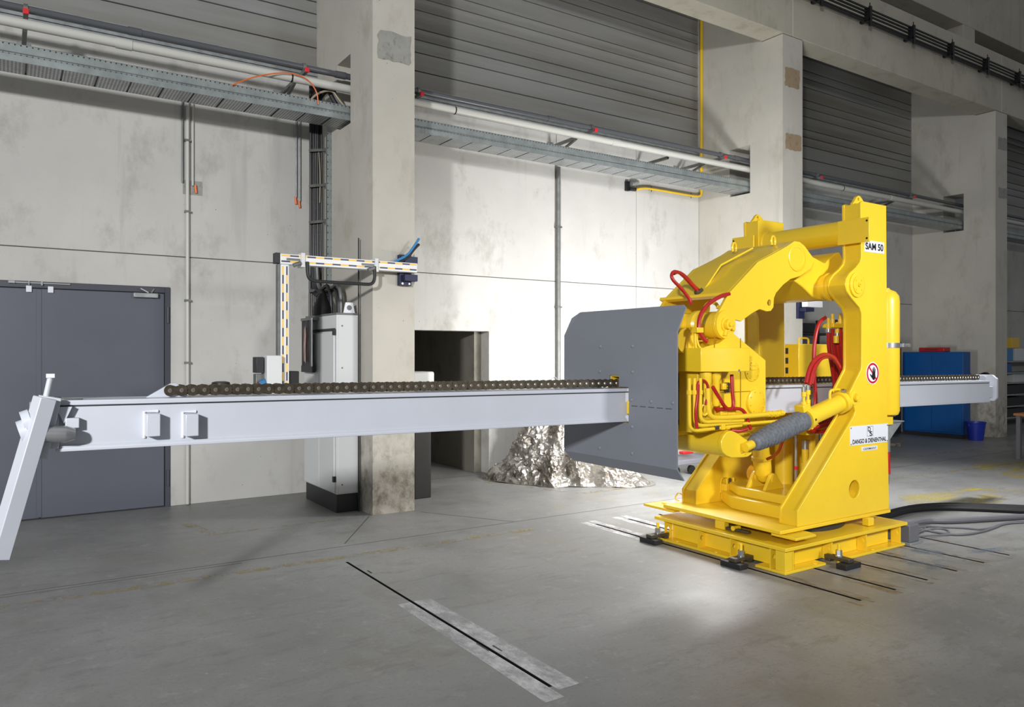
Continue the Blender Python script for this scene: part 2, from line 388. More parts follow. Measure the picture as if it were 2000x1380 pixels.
# painted lines
for p, q, w in (((1.55, 7.56), (3.2, 7.53), .05), ((1.50, 8.2), (1.62, 7.60), .10), ((5.22, 8.9), (5.85, 7.27), .07), ((5.82, 7.30), (7.0, 7.26), .07), ((-6, 6.28), (4.3, 6.08), .09), ((7.2, 6.0), (14.0, 5.55), .08), ((9.0, 7.0), (16, 6.75), .08)):
    line('painted_line', M_LINEY, p, q, w, .0022)
strip('yellow_spill', M_LINEY2, [(8.3, 4.55), (9.2, 4.2), (10.6, 4.3), (10.2, 4.9), (8.9, 5.1)])
strip('yellow_spill', M_LINEY2, [(11.5, 4.9), (15.5, 4.3), (16, 5.6), (12.2, 5.9)])
strip('blue_mark', M_LINEB, [(6.85, 3.28), (7.6, 3.0), (7.62, 3.12), (6.86, 3.38)])
strip('blue_mark', M_LINEB, [(6.0, 3.15), (6.7, 3.2), (6.7, 3.62), (6.1, 3.68)])
strip('blue_mark', M_LINEB, [(7.0, 2.85), (7.9, 2.55), (7.92, 2.62), (7.03, 2.93)])

# ------------------------------------------------------------------ back wall: precast panels
WALL = empty('wall_back', (6, YW, 0), 'pale precast concrete hall wall behind the machine', kind='structure')
def wpanel(pts, mt=M_WALL):
    b = MB(); b.prism(pts, 'Y', YW, YW + .22); b.build('concrete_panel', mt, WALL, smooth=False, bevel=.006)
def rect(x0, x1, z0, z1): return [(x0, z0), (x1, z0), (x1, z1), (x0, z1)]
JZ = 2.79; g = .0045; ZT = 5.09
wpanel([(-9, 0), (-1.0, 0), (-1.0, 2.44), (1.53, 2.44), (1.53, 0), (3.4, 0), (3.4, JZ - g), (-9, JZ - g)])
wpanel(rect(-9, 3.4, JZ + g, ZT))
wpanel([(3.5, 0), (4.2, 0), (4.2, 2.018), (5.715, 2.018), (5.715, 0), (6.91 - g, 0), (6.91 - g, JZ - g), (3.5, JZ - g)])
wpanel(rect(3.5, 6.91 - g, JZ + g, ZT))
for x0, x1 in ((6.91 + g, 8.526 - g), (8.526 + g, 9.97), (10.4, 16.73), (17.18, 26)):
    wpanel(rect(x0, x1, 0, JZ - g)); wpanel(rect(x0, x1, JZ + g, ZT))
b = MB(); b.box(-9, 26, YW + .012, YW + .2, JZ - .004, JZ + .004)
for x in (6.91, 8.526): b.box(x - .004, x + .004, YW + .012, YW + .2, .01, JZ - .005).box(x - .004, x + .004, YW + .012, YW + .2, JZ + .005, ZT)
b.build('joint_filler', M_JOINT, WALL)
# passage behind the opening
PASS = empty('wall_passage', (5, 10, 0), 'dark concrete passage behind the low opening', kind='structure')
b = MB(); b.box(5.60, 5.80, YW + .22, 14.5, 0, 2.4); b.build('side_wall', M_PATH, PASS)
b = MB(); b.box(3.9, 4.1, YW + .22, 14.5, 0, 2.4); b.build('side_wall', M_PATH, PASS)
b = MB(); b.box(3.9, 5.8, 14.5, 14.7, 0, 2.4); b.build('end_wall', M_PATH, PASS)
b = MB(); b.box(3.9, 5.8, YW + .22, 14.7, 2.12, 2.4); b.build('soffit', M_PATH, PASS)
# ------------------------------------------------------------------ upper cladding, sheet by sheet
CLAD = empty('wall_upper', (6, YW, 5), 'horizontal grey metal cladding above the concrete wall', kind='structure')
def cladding(x0, x1):
    seg = []
    z = 5.325
    zs = [5.25]
    base = 5.489
    for k in range(0, 7):
        for d in (0, .249, .420): zs.append(base + k * .571 + d)
    for z0, z1 in zip(zs, zs[1:]):
        h = z1 - z0
        b = MB(); yy = YW + .02
        b.prism([(yy, z0 + .006), (yy + .05, z0 + .0), (yy + .05, z1), (yy, z1 - .010), (yy + .006, z0 + h * .6), (yy + .006, z0 + h * .4)], 'X', x0, x1)
        b.build('cladding_sheet', M_CLAD, CLAD, smooth=False)
    b = MB(); b.box(x0, x1, YW + .06, YW + .2, 5.0, 9.4); b.build('cladding_backing', M_CLADD, CLAD)
    b = MB()
    for z0, z1, dy in ((5.17, 5.243, .03), (5.125, 5.16, .012), (5.092, 5.12, .0)): b.box(x0, x1, YW - dy - .005, YW + .06, z0, z1)
    b.build('flashing', M_GALV, CLAD)
for x0, x1 in ((-9, 3.3), (3.6, 9.99), (10.4, 16.75), (17.15, 26)): cladding(x0, x1)

# ------------------------------------------------------------------ columns
NY0, NY1, NZ0, NZ1 = 8.143, 8.56, 4.285, 5.06
clabels = ['tall concrete column beside the light grey switch cabinet', 'tall concrete column behind the yellow machine top', 'shaded concrete column behind the blue cabinet at right']
for i, x in enumerate(COLX):
    r = empty('concrete_column', (x + COLW / 2, 8.4, 0), clabels[i], 'column', 'columns along the hall wall')
    b = MB(); x1 = x + COLW
    b.box(x, x1, YC, YB, 0, 6.63).box(x, x1, YB, NY0, 0, 7.69).box(x, x1, NY0, NY1, 0, NZ0).box(x, x1, NY0, NY1, NZ1, 7.69).box(x, x1, NY1, YW + .05, 0, 7.69)
    bmesh.ops.remove_doubles(b.bm, verts=b.bm.verts, dist=1e-5)
    b.build('shaft', M_COLM, r, smooth=False, bevel=0)
    patches = [((.06, .445), (4.83, 5.13), M_PATCH)] if i == 0 else [((.05, .41), (5.84, 6.13), M_RUSTP), ((.06, .45), (4.87, 5.11), M_RUSTP if i == 1 else M_PATCH)]
    if i == 2: patches = [((.09, .47), (5.88, 6.12), M_PATCH), ((.11, .47), (4.89, 5.09), M_PATCH)]
    for (a0, a1), (z0, z1), mt in patches:
        b = MB(); n = 26; pts = []
        for k in range(n):
            t = k / n * 4; s_ = int(t); q = t - s_; j = random.uniform(-.012, .012)
            p = [(a0 + (a1 - a0) * q, z0 + j), (a1 + j, z0 + (z1 - z0) * q), (a1 - (a1 - a0) * q, z1 + j), (a0 + j, z1 - (z1 - z0) * q)][s_]
            pts.append((x + p[0], p[1]))
        b.prism(pts, 'Y', YC - .006, YC + .005); b.build('repair_patch', mt, r, smooth=False)
# ------------------------------------------------------------------ crane runway beams
bl = ['concrete runway beam above the left column, out of frame', 'concrete crane runway beam above the yellow gas pipe', 'concrete crane runway beam above the shaded bay at right', 'concrete crane runway beam end at the far right edge']
xj = [-9, 3.46, 10.215, 16.985, 26]
for i in range(1, 4):
    b = MB(); b.box(xj[i] + .006, xj[i + 1] - .006, YC - .002, YB, 6.642, 7.82)
    b.build('runway_beam', M_BEAMC, None, smooth=False, bevel=.012, label=bl[i], cat='beam', group='crane runway beams')
UPP = empty('wall_parapet', (14, 8.3, 7.8), 'upper concrete beam above the dark slot', kind='structure')
for x0, x1 in ((3.4, 10.2), (10.22, 16.955), (16.975, 26)):
    b = MB(); b.box(x0, x1, 8.15, 8.5, 8.61, 10.5); b.build('upper_beam', M_BEAMC, UPP, smooth=False, bevel=.01)
for x in COLX[1:]:
    b = MB(); b.box(x, x + COLW, 8.15, 8.5, 7.7, 8.61); b.build('stub_post', M_BEAMC, UPP, smooth=False, bevel=.008)
b = MB(); b.box(3.4, 26, YB - .01, 8.15, 7.70, 7.80); b.build('ledge', M_BEAMC, UPP)
b = MB(); b.box(3.4, 26, 8.9, 9.0, 7.6, 10.5); b.build('slot_shade_sheet', M_DARK, UPP)  # charcoal sheet, its colour stands in for the shade inside the slot
for x in xj[1:4]:
    b = MB(); b.box(x - .03, x + .03, YB, YB + .02, 6.66, 7.69); b.build('joint_light_block', M_CLADD, UPP)  # dark strip added behind each beam joint to block light leaking through
# conductor rail on the beam face
r = empty('conductor_rail', (14, 7.38, 7.2), 'black multi-strand conductor rail along the upper concrete beam', 'conductor rail')
for k, z in enumerate((7.46, 7.41, 7.36, 7.30)):
    b = MB(); b.box(9.2, 26, 7.36 + .012 * k, 7.385 + .012 * k, z - .012, z + .012); b.build('rail', M_BLK, r)
b = MB(); b.box(9.2, 26, 7.42, 7.45, 7.255, 7.285); b.build('rail', M_BLKP, r)
for k in range(12):
    x = 10.70 + 1.335 * k
    b = MB(); b.box(x - .03, x + .03, 7.335, YC, 7.26, 7.30).box(x - .03, x + .03, 7.33, 7.36, 7.17, 7.50).box(x - .04, x + .04, 7.345, 7.43, 7.275, 7.48).box(x - .008, x + .008, 7.35, 7.36, 7.48, 7.56)
    b.build('rail_bracket', M_BLK, r)

# ------------------------------------------------------------------ door
D = empty('door_1', (.27, YW, 0), 'slate grey double steel door', kind='structure')
b = MB(); b.box(-1.0, -.95, YW - .012, YW + .15, 0, 2.438).box(1.475, 1.53, YW - .012, YW + .15, 0, 2.438).box(-.9499, 1.4749, YW - .012, YW + .15, 2.375, 2.438)
b.build('door_frame', M_DOORF, D, bevel=.004)
for x0, x1 in ((-.945, .286), (.298, 1.468)):
    b = MB(); b.box(x0, x1, YW + .0, YW + .06, .012, 2.368); lf = b.build('door_leaf', M_DOOR, D, bevel=.004)
    x = .17 if x1 < .5 else .44
b = MB(); b.box(.262, .306, YW - .006, YW + .002, .02, 2.365); b.build('astragal', M_DOOR, D, bevel=.003)
b = MB(); p = A(255, 566, Y=YW); b.box(1.155, 1.40, YW - .055, YW - .001, 2.315, 2.365); b.build('door_closer', M_GALV, D, bevel=.005)
b = MB(); b.obox((1.30, YW - .04, 2.37), (1.22, YW - .06, 2.41), .02, .012).obox((1.33, YW - .03, 2.372), (1.36, YW - .02, 2.415), .02, .012); b.build('closer_arm', M_STEEL, D)
b = MB(); b.box(.07, .56, YW - .03, YW - .018, 2.418, 2.43).box(.02, .075, YW - .04, YW - .012, 2.414, 2.436).box(.30, .315, YW - .04, YW - .012, 2.40, 2.44).box(.19, .20, YW - .04, YW - .012, 2.40, 2.44); b.build('coordinator_rod', M_STEEL, D)
for x in (.195, .385):
    b = MB(); b.box(x - .025, x + .025, YW - .022, YW - .001, 2.33, 2.395); b.build('holder_plate', M_SIGN, D, bevel=.003)
for z in (2.13, .32, 1.2):
    b = MB(); b.cyl((1.505, YW - .02, z - .09), (1.505, YW - .02, z + .09), .014, n=12); b.build('hinge', M_DOORF, D)
b = MB(); b.box(-.95, 1.475, YW - .001, YW + .05, .0, .011); b.build('threshold', M_CLADD, D)

# ------------------------------------------------------------------ cable trays
def perf_mat(name, col, pitch, r0, axes='XZ', off=0.0):
    """galvanised sheet with rows of punched holes"""
    m = mat(name, col, .38, .55, var=.2, vscale=8); nt = m.node_tree; L = nt.links; b = nt.nodes['Principled BSDF']
    src = b.inputs['Base Color'].links[0].from_socket
    g = nt.nodes.new('ShaderNodeNewGeometry'); sp = nt.nodes.new('ShaderNodeSeparateXYZ'); L.new(g.outputs['Position'], sp.inputs[0])
    def cell(o, p):
        a = nt.nodes.new('ShaderNodeMath'); a.operation = 'DIVIDE'; L.new(o, a.inputs[0]); a.inputs[1].default_value = p
        f = nt.nodes.new('ShaderNodeMath'); f.operation = 'FRACT'; L.new(a.outputs[0], f.inputs[0])
        s_ = nt.nodes.new('ShaderNodeMath'); s_.operation = 'SUBTRACT'; L.new(f.outputs[0], s_.inputs[0]); s_.inputs[1].default_value = .5
        k = nt.nodes.new('ShaderNodeMath'); k.operation = 'MULTIPLY'; L.new(s_.outputs[0], k.inputs[0]); k.inputs[1].default_value = p
        return k.outputs[0]
    i0, i1 = ('XYZ'.index(axes[0]), 'XYZ'.index(axes[1]))
    a, c = cell(sp.outputs[i0], pitch[0]), cell(sp.outputs[i1], pitch[1])
    cx = nt.nodes.new('ShaderNodeCombineXYZ'); L.new(a, cx.inputs[0]); L.new(c, cx.inputs[1])
    vl = nt.nodes.new('ShaderNodeVectorMath'); vl.operation = 'LENGTH'; L.new(cx.outputs[0], vl.inputs[0])
    lt = nt.nodes.new('ShaderNodeMath'); lt.operation = 'LESS_THAN'; L.new(vl.outputs['Value'], lt.inputs[0]); lt.inputs[1].default_value = r0
    mx = nt.nodes.new('ShaderNodeMix'); mx.data_type = 'RGBA'; L.new(lt.outputs[0], mx.inputs[0]); L.new(src, mx.inputs[6]); mx.inputs[7].default_value = (.05, .055, .06, 1)
    L.new(mx.outputs[2], b.inputs['Base Color'])
    return m
M_TRAYS = perf_mat('perforated_tray_side', lin((160, 168, 168)), (.045, .0835), .007)
M_TRAYB = perf_mat('perforated_tray_base', lin((176, 180, 182)), (.030, .030), .0095, 'XY')
TY0, TY1, TZ0 = 8.168, 8.52, 4.318
def tray(x0, x1, label):
    r = empty('cable_tray', ((x0 + x1) / 2, 8.34, TZ0), label, 'cable tray', 'cable trays along the wall')
    for y, s_, nm in ((TY0, 1, 'front_rail'), (TY1, -1, 'rear_rail')):
        b = MB(); z = TZ0
        prof = [(0, 0), (0, .060), (.014, .068), (.014, .076), (0, .084), (0, .158), (.012, .167)]
        o_ = [(y + s_ * a, z + c) for a, c in prof] + [(y + s_ * (a + .004), z + c - (.004 if c > .16 else 0)) for a, c in prof[::-1]]
        b.prism(o_, 'X', x0, x1); b.build(nm, M_TRAYS, r, smooth=False)
    x = x0 + .02
    k = 0
    while x < x1 - .05:
        xe = min(x + .285, x1)
        b = MB(); b.box(x + .006, xe - .010, TY0 + .004, TY1 - .004, TZ0, TZ0 + .004); b.build('tray_plate', M_TRAYB, r, smooth=False)
        b = MB(); b.box(xe - .016, xe + .012, TY0 + .004, TY1 - .004, TZ0 + .010, TZ0 + .020); b.build('cross_rung', M_DARK, r)
        x = xe
    b = MB(); b.box(x0 + .5, x0 + .9, TY0 - .004, TY0 - .0005, TZ0 + .01, TZ0 + .06); b.build('splice_plate', M_GALV, r)
    return r
tray(-3.0, 3.30, 'galvanised cable tray above the slate double door')
tray(3.66, 10.05, 'brightly lit galvanised cable tray in the middle bay')
tray(10.42, 16.8, 'shaded galvanised cable tray behind the machine top')
tray(17.18, 24, 'dark cable tray end right of the last column')
# cables lying in the first tray and rising into the bundle
for k, (o1, o2, mt, nm, lb) in enumerate(((0, .02, M_BLK, 'cable', 'thick black cable rising out of the tray by the column niche'), (.07, .05, M_BLK, 'cable', 'second black cable crossing the tray by the column niche'), (.12, -.02, M_CTAN, 'cable', 'thin beige cable looping above the tray by the column'))):
    b = MB(); b.tube([(2.75 - o1, 8.46 - o1, 4.37), (2.90 - o1, 8.46 - o1, 4.40), (2.97 - o1, 8.44 - o1, 4.60 + o2), (3.06, 8.42 - o1, 4.70 + o2), (3.14, 8.40 - o1, 4.56), (3.28, 8.38 - o1, 4.42)], .03 if mt is M_BLK else .012, 8, 2)
    b.build(nm, mt, None, label=lb, cat='cable')
b = MB(); b.tube([A(453, 166, Y=8.14), A(500, 148, Y=8.14), A(560, 140, Y=8.14), A(600, 152, Y=8.14), A(619, 178, Y=8.15), A(622, 204, Y=8.155)], .007, 6, 2)
b.build('orange_cable', M_ORNG, None, label='thin orange cable arching out of the left cable tray', cat='cable')

# ------------------------------------------------------------------ long pipes through the column niches
r = empty('dark_pipe', (6, 8.27, 4.84), 'dark grey pipe running the whole length above the cable trays', 'pipe')
b = MB(); b.cyl((-5, 8.27, 4.845), (26, 8.27, 4.845), .034, n=14); b.build('pipe', M_PIPED, r)
for x in (1.05, 3.15, 6.1, 9.8):
    b = MB(); b.cyl((x - .06, 8.27, 4.845), (x + .06, 8.27, 4.845), .040, n=14); b.build('coupling', M_PIPED, r)
r = empty('pale_pipe', (6, 8.22, 4.69), 'pale grey pipe running just below the dark pipe', 'pipe')
b = MB(); b.cyl((-5, 8.23, 4.69), (26, 8.23, 4.69), .046, n=16); b.build('pipe', M_PIPEW, r)
for x in (2.58, 4.6, 12.6):
    b = MB(); b.cyl((x - .008, 8.23, 4.69), (x + .008, 8.23, 4.69), .049, n=16); b.build('band', M_BLK, r)
for x in (.95, 7.2, 14.2):
    b = MB(); b.cyl((x - .07, 8.23, 4.69), (x + .07, 8.23, 4.69), .052, n=16); b.build('coupling', M_PIPEW, r)
for x, lb in ((.15, 'red-capped strut bracket holding the pipes at the far left'), (2.73, 'red-capped strut bracket just left of the first column'), (4.12, 'red-capped strut bracket just right of the first column'), (6.79, 'red-capped strut bracket above the middle of the lit tray'), (9.42, 'red-capped strut bracket beside the yellow gas pipe'), (11.9, 'strut bracket left of the machine lifting lug'), (14.9, 'strut bracket in the shaded bay near the third column')):
    r = empty('pipe_bracket', (x, 8.7, 4.78), lb, 'bracket', 'strut brackets carrying the pipes')
    b = MB(); b.box(x - .02, x + .02, 8.17, YW, 4.765, 4.805); b.build('strut', M_GALVD, r, bevel=.003)
    b = MB(); b.box(x - .024, x + .024, 8.15, 8.172, 4.760, 4.810); b.build('end_cap', M_CAPR, r, bevel=.004)
    b = MB(); b.obox((x, YW - .02, 4.60), (x, 8.60, 4.77), .03, .03); b.build('brace', M_GALVD, r)
    b = MB(); b.box(x - .06, x + .06, YW - .012, YW, 4.60, 4.86); b.build('wall_plate', M_GALV, r, bevel=.002)
    b = MB(); b.lathe((x - .018, 8.27, 4.845), (1, 0, 0), [(0, .037), (0, .045), (.036, .045), (.036, .037)], 14); b.build('pipe_clamp', M_GALVD, r)
b = MB(); b.box(8.485, 8.525, 8.5, YW, 4.70, 4.74); b.build('strut_bracket', M_GALVD, None, label='short unused strut arm on the wall above the lit tray', cat='bracket')

# ------------------------------------------------------------------ wall conduits
def conduit(name, x, z0, z1, rr, lb, y=None, mt=None, clips=()):
    y = y or YW - rr - .012
    r = empty(name, (x, y, z0), lb, 'conduit', 'conduits on the wall')
    b = MB(); b.cyl((x, y, z0), (x, y, z1), rr, n=10); b.build('tube', mt or M_PIPEW, r)
    for z in clips:
        b = MB(); b.box(x - rr - .01, x + rr + .01, y - rr - .004, YW, z - .012, z + .012); b.build('clip', M_GALVD, r)
    return r
conduit('conduit', 1.705, .01, 4.75, .020, 'long pale conduit running down beside the slate door', clips=(4.1, 3.3, 2.3, 1.6))
conduit('conduit', 1.655, 3.62, 4.75, .010, 'left of the three thin conduits under the left tray', mt=M_GALVD)
conduit('conduit', 1.762, 3.60, 4.75, .012, 'right of the three thin conduits under the left tray')
conduit('conduit', 2.945, 3.60, 4.75, .011, 'left of the two short conduits beside the black cable bundle', mt=M_GALV)
conduit('conduit', 2.99, 3.56, 4.75, .011, 'right of the two short conduits beside the black cable bundle', mt=M_GALV)
conduit('conduit', 6.91, .01, 4.5, .034, 'wide pale conduit on the bright wall left of the shield', mt=M_GALVD, clips=(3.6, 2.4))
for x, z, lb in ((1.80, 3.56, 'orange plug at the end of the conduit near the door'), (2.945, 3.56, 'orange plug under the left short conduit'), (2.99, 3.52, 'orange plug under the right short conduit')):
    b = MB(); b.cyl((x, YW - .02, z - .04), (x - .01, YW - .02, z + .05), .014, n=8); b.build('orange_plug', M_ORNG, None, label=lb, cat='plug')
b = MB(); b.box(1.66, 1.87, YW - .003, YW, 3.50, 3.66); b.build('wall_patch', M_PATCH, WALL)
# yellow gas pipe
r = empty('gas_pipe', (9.9, YW - .05, 4.4), 'yellow gas pipe dropping beside the second column and turning left', 'pipe')
b = MB(); b.cyl((9.945, YW - .085, 4.47), (9.945, YW - .085, 7.95), .026, n=12); b.build('riser', M_YPIPE, r)
b = MB(); b.tube([(9.945, YW - .085, 4.6), (9.945, YW - .085, 4.42), (9.90, YW - .06, 4.395), (9.7, YW - .06, 4.39), (8.75, YW - .06, 4.40), (8.55, YW - .06, 4.375), (8.44, YW - .05, 4.335)], .019, 10, 2); b.build('branch', M_YPIPE, r)
for x in (9.72, 8.8):
    b = MB(); b.cyl((x, YW - .06, 4.345), (x, YW - .06, 4.435), .006, n=6).box(x - .01, x + .01, YW - .06, YW - .002, 4.385, 4.40); b.build('clip', M_DARK, r)
r = empty('wall_outlet', (8.4, YW - .03, 4.35), 'black wall outlet with pale elbow where the gas pipe ends', 'outlet')
b = MB(); b.box(8.27, 8.34, YW - .05, YW, 4.31, 4.46); b.build('plate', M_BLK, r)
b = MB(); b.cyl((8.36, YW - .06, 4.42), (8.50, YW - .06, 4.47), .035, n=12); b.build('elbow', M_GALV, r)
b = MB(); b.cyl((8.33, YW - .05, 4.34), (8.46, YW - .05, 4.345), .03, n=12); b.build('valve', M_BLKP, r)

# ------------------------------------------------------------------ switch cabinet
CXA, CXB, CYA, CYB, CZ = 2.94, 3.185, 7.835, 8.84, 2.13
r = empty('switch_cabinet', ((CXA + CXB) / 2, 8.33, 0), 'tall light grey switch cabinet standing against the first column', 'cabinet')
b = MB(); b.box(CXA + .005, CXB, CYA + .01, CYB, 0, .195); b.build('plinth', M_DARK, r, bevel=.004)
b = MB(); b.box(CXA, CXB, CYA, CYB, .197, CZ - .012); b.build('body', M_CAB, r, bevel=.004)
b = MB(); b.box(CXA - .004, CXB, CYA - .004, CYB, CZ - .012, CZ + .01); b.build('roof_plate', M_GALVD, r, bevel=.003)
b = MB(); b.box(CXA - .022, CXA - .002, CYA + .03, 8.32, .215, 1.93); b.build('door', M_CAB, r, bevel=.004)
b = MB(); b.box(CXA - .022, CXA - .002, 8.33, CYB - .02, .215, 1.93); b.build('door', M_CAB, r, bevel=.004)
b = MB(); b.box(CXA - .006, CXA - .001, CYA + .03, CYB - .02, 1.945, 1.975); b.build('vent_strip', M_DARK, r)
b = MB(); b.box(CXA + .02, CXB - .012, CYA - .008, CYA - .001, .21, CZ - .03); b.build('side_panel', M_CAB, r, bevel=.003)
for z in (1.93, 1.10, .36):
    b = MB(); b.box(CXA - .03, CXA + .004, CYA + .012, CYA + .05, z - .03, z + .03).box(CXA - .034, CXA - .02, CYA - .004, CYA + .016, z - .02, z + .02); b.build('hinge', M_BLK, r)
for z in (2.0, 1.55, .9, .30):
    b = MB(); b.cyl((CXA + .06, CYA - .012, z), (CXA + .06, CYA - .007, z), .009, n=10); b.build('screw', M_GALVD, r)
b = MB(); q = CXB - .10; b.prism([(3.03, CZ + .01), (3.16, CZ + .01), (3.135, CZ + .125), (3.055, CZ + .125)], 'Y', CYA + .03, CYA + .045); b.build('lifting_lug', M_SIGN, r)
b = MB(); b.cyl((3.095, CYA + .028, CZ + .068), (3.095, CYA + .034, CZ + .068), .028, n=14); b.build('lug_bolt', M_GALVD, r)
# rod down the cabinet corner
b = MB(); b.cyl((3.175, 7.80, .0), (3.175, 7.80, 2.95), .008, n=8); b.build('earthing_rod', M_BLKP, None, label='thin dark rod standing between the switch cabinet and the column', cat='rod')
# hoses from the cabinet roof into the bundle
for k, (x, y, hgt, rr, mt) in enumerate(((3.10, 8.12, 2.50, .022, M_GALVD), (3.12, 8.25, 2.46, .024, M_DARK), (3.08, 8.38, 2.50, .022, M_DARK), (3.06, 8.50, 2.44, .026, M_BLKP))):
    b = MB(); b.tube([(x, y, CZ), (x, y, CZ + .16), (x, y + .03, hgt - .08), (x, y + .14, hgt), (x, y + .28, hgt - .06), (x - .01, 8.84 + .02 * k, 2.44), (x - .02, 8.86 + .02 * k, 2.75)], rr, 8, 2)
    b.build('cable_hose', mt, None, label=['front grey cable hose arching up from the cabinet roof', 'second dark cable hose arching up from the cabinet roof', 'third dark cable hose arching up from the cabinet roof', 'rearmost black cable hose arching up from the cabinet roof'][k], cat='hose', group='hoses on the switch cabinet')
b = MB(); b.lathe((2.99, 8.42, CZ + .005), (0, 0, 1), [(0, .11), (.10, .10), (.20, .06), (.25, .03)], 14); b.build('black_bag', M_BLK, None, label='small black bag heaped on the cabinet roof', cat='bag')
# vertical bundle
r = empty('cable_bundle', (3.1, 8.95, 2.1), 'thick bundle of black cables hanging down beside the first column', 'cables')
for k in range(7):
    b = MB(); b.tube([(3.015 + .022 * k, 8.90 + .012 * (k % 3), 4.9), (3.02 + .022 * k, 8.90 + .012 * (k % 2), 3.6), (3.015 + .022 * k, 8.91, 2.6), (3.01 + .02 * k, 8.9, 2.15)], .0145, 7, 1); b.build('cable', M_BLK, r)
b = MB(); b.tube([(3.11, 8.87, 4.1), (3.125, 8.86, 3.8), (3.12, 8.87, 3.5)], .006, 6, 1); b.build('cable', M_CTAN, r)
for z in (4.12, 3.70, 3.27, 2.83, 2.46):
    b = MB(); b.obox((2.99, 8.86, z - .02), (3.19, 8.87, z + .02), .03, .03).box(3.16, 3.215, 8.85, 8.9, z, z + .04); b.build('cable_clamp', M_GALVD, r)
b = MB(); b.box(3.165, 3.216, 8.74, 8.79, 2.15, 4.32); b.build('strut_channel', M_TRAYS, None, label='perforated steel channel fixed upright to the column side', cat='channel')
# hanging banner, bottles etc on the cabinet side
r = empty('hanging_banner', (2.87, 8.6, 1.6), 'narrow dark printed banner hanging beside the cabinet top', 'banner')
b = MB(); pts = []
for k in range(13):
    y = 8.40 + .34 * k / 12; pts.append((2.885 - .018 * math.sin(k * 1.1) - .01, y))
b.prism(pts + [(x - .004, y) for x, y in pts[::-1]], 'Z', 1.56, 2.08); b.build('cloth', M_SKIN, r)
b = MB(); b.box(2.848, 2.858, 8.36, 8.385, 1.56, 2.10); b.build('edge_strip', M_STEEL, r)
b = MB(); b.prism([(8.56, 1.60), (8.62, 1.62), (8.63, 1.80), (8.61, 1.98), (8.575, 2.02), (8.55, 1.92), (8.565, 1.78)], 'X', 2.845, 2.849); b.build('print_panel', M_PINK, r)
b = MB(); b.box(2.86, 2.90, 8.38, 8.76, 1.49, 1.565); b.build('weight_bar', M_BLKP, r)
b = MB(); b.box(2.86, 2.95, 8.38, 8.78, 2.08, 2.11); b.build('hanger', M_GALVD, r)

# ------------------------------------------------------------------ supply arm with striped tape
AY = 7.36
r = empty('supply_boom_stand', (2.3, AY, 1.2), 'white jointed supply arm with dashed yellow and blue tape', 'supply arm')
b = MB(); b.box(2.20, 3.66, AY, AY + .10, 2.565, 2.665); b.build('boom', M_WHITE, r, bevel=.006)
b = MB(); b.box(2.205, 2.285, AY, AY + .09, 1.25, 2.563); b.build('post', M_WHITE, r, bevel=.006)
b = MB(); b.box(2.155, 2.203, AY + .005, AY + .095, 2.57, 2.672); b.build('end_cap', M_DARK, r, bevel=.004)
b = MB(); b.box(2.180, 2.204, AY + .02, AY + .08, 1.25, 2.563); b.build('side_channel', M_GALVD, r)
ty, tb = MB(), MB()
n = 0; x = 2.21
while x < 3.60:
    (ty if n % 2 == 0 else tb).box(x, min(x + .085, 3.65), AY - .0015, AY, 2.64, 2.655)
    (tb if n % 2 == 0 else ty).box(x, min(x + .085, 3.65), AY - .0015, AY, 2.585, 2.600)
    x += .085; n += 1
z = 1.27; n = 0
while z < 2.50:
    (ty if n % 2 == 0 else tb).box(2.218, 2.232, AY - .0015, AY, z, z + .085)
    (tb if n % 2 == 0 else ty).box(2.256, 2.270, AY - .0015, AY, z, z + .085)
    z += .085; n += 1
ty.build('yellow_tape', M_TAPEY, r, smooth=False); tb.build('blue_tape', M_TAPEB, r, smooth=False)
b = MB(); b.tube([(2.46, AY - .01, 2.60), (2.46, AY - .02, 2.46), (2.50, AY - .02, 2.415), (2.6, AY - .02, 2.413), (3.05, AY - .02, 2.41), (3.13, AY - .02, 2.412), (3.165, AY - .02, 2.46), (3.165, AY - .01, 2.60)], .017, 10, 2); b.build('loop_handle', M_BLKP, r)
for x in (2.42, 3.19):
    b = MB(); b.box(x - .02, x + .02, AY - .015, AY + .11, 2.545, 2.685); b.build('saddle', M_CAB, r, bevel=.003)
    b = MB(); b.box(x - .16, x - .03, AY - .01, AY - .001, 2.605, 2.625).cyl((x - .10, AY - .02, 2.555), (x - .03, AY - .02, 2.585), .02, n=10); b.build('roller', M_GALVD, r)
b = MB(); b.box(3.50, 3.64, AY + .10, YC - .001, 2.43, 2.76); b.build('mount_plate', M_NAVY, r, bevel=.004)
for z in (2.51, 2.70):
    b = MB(); b.box(3.53, 3.68, AY + .03, AY + .12, z - .035, z + .035); b.build('mount_clamp', M_NAVY, r, bevel=.004)
for x, z in ((3.53, 2.45), (3.61, 2.45), (3.53, 2.74)):
    b = MB(); b.cyl((x, AY + .10, z), (x, AY + .09, z), .012, n=8); b.build('bolt', M_STEEL, r)
for k, (mt, dz, lb) in enumerate(((M_BLUEC, 0, 'blue hose stub standing up from the supply arm mount'), (M_BLKP, -.03, 'black hose stub standing up from the supply arm mount'))):
    b = MB(); b.tube([(3.42, AY + .06, 2.67 + dz), (3.55, AY + .02, 2.74 + dz), (3.62, AY, 2.84 + dz), (3.68, AY, 2.93 + dz * 2)], .014, 8, 1); b.build('hose_stub', mt, None, label=lb, cat='hose')
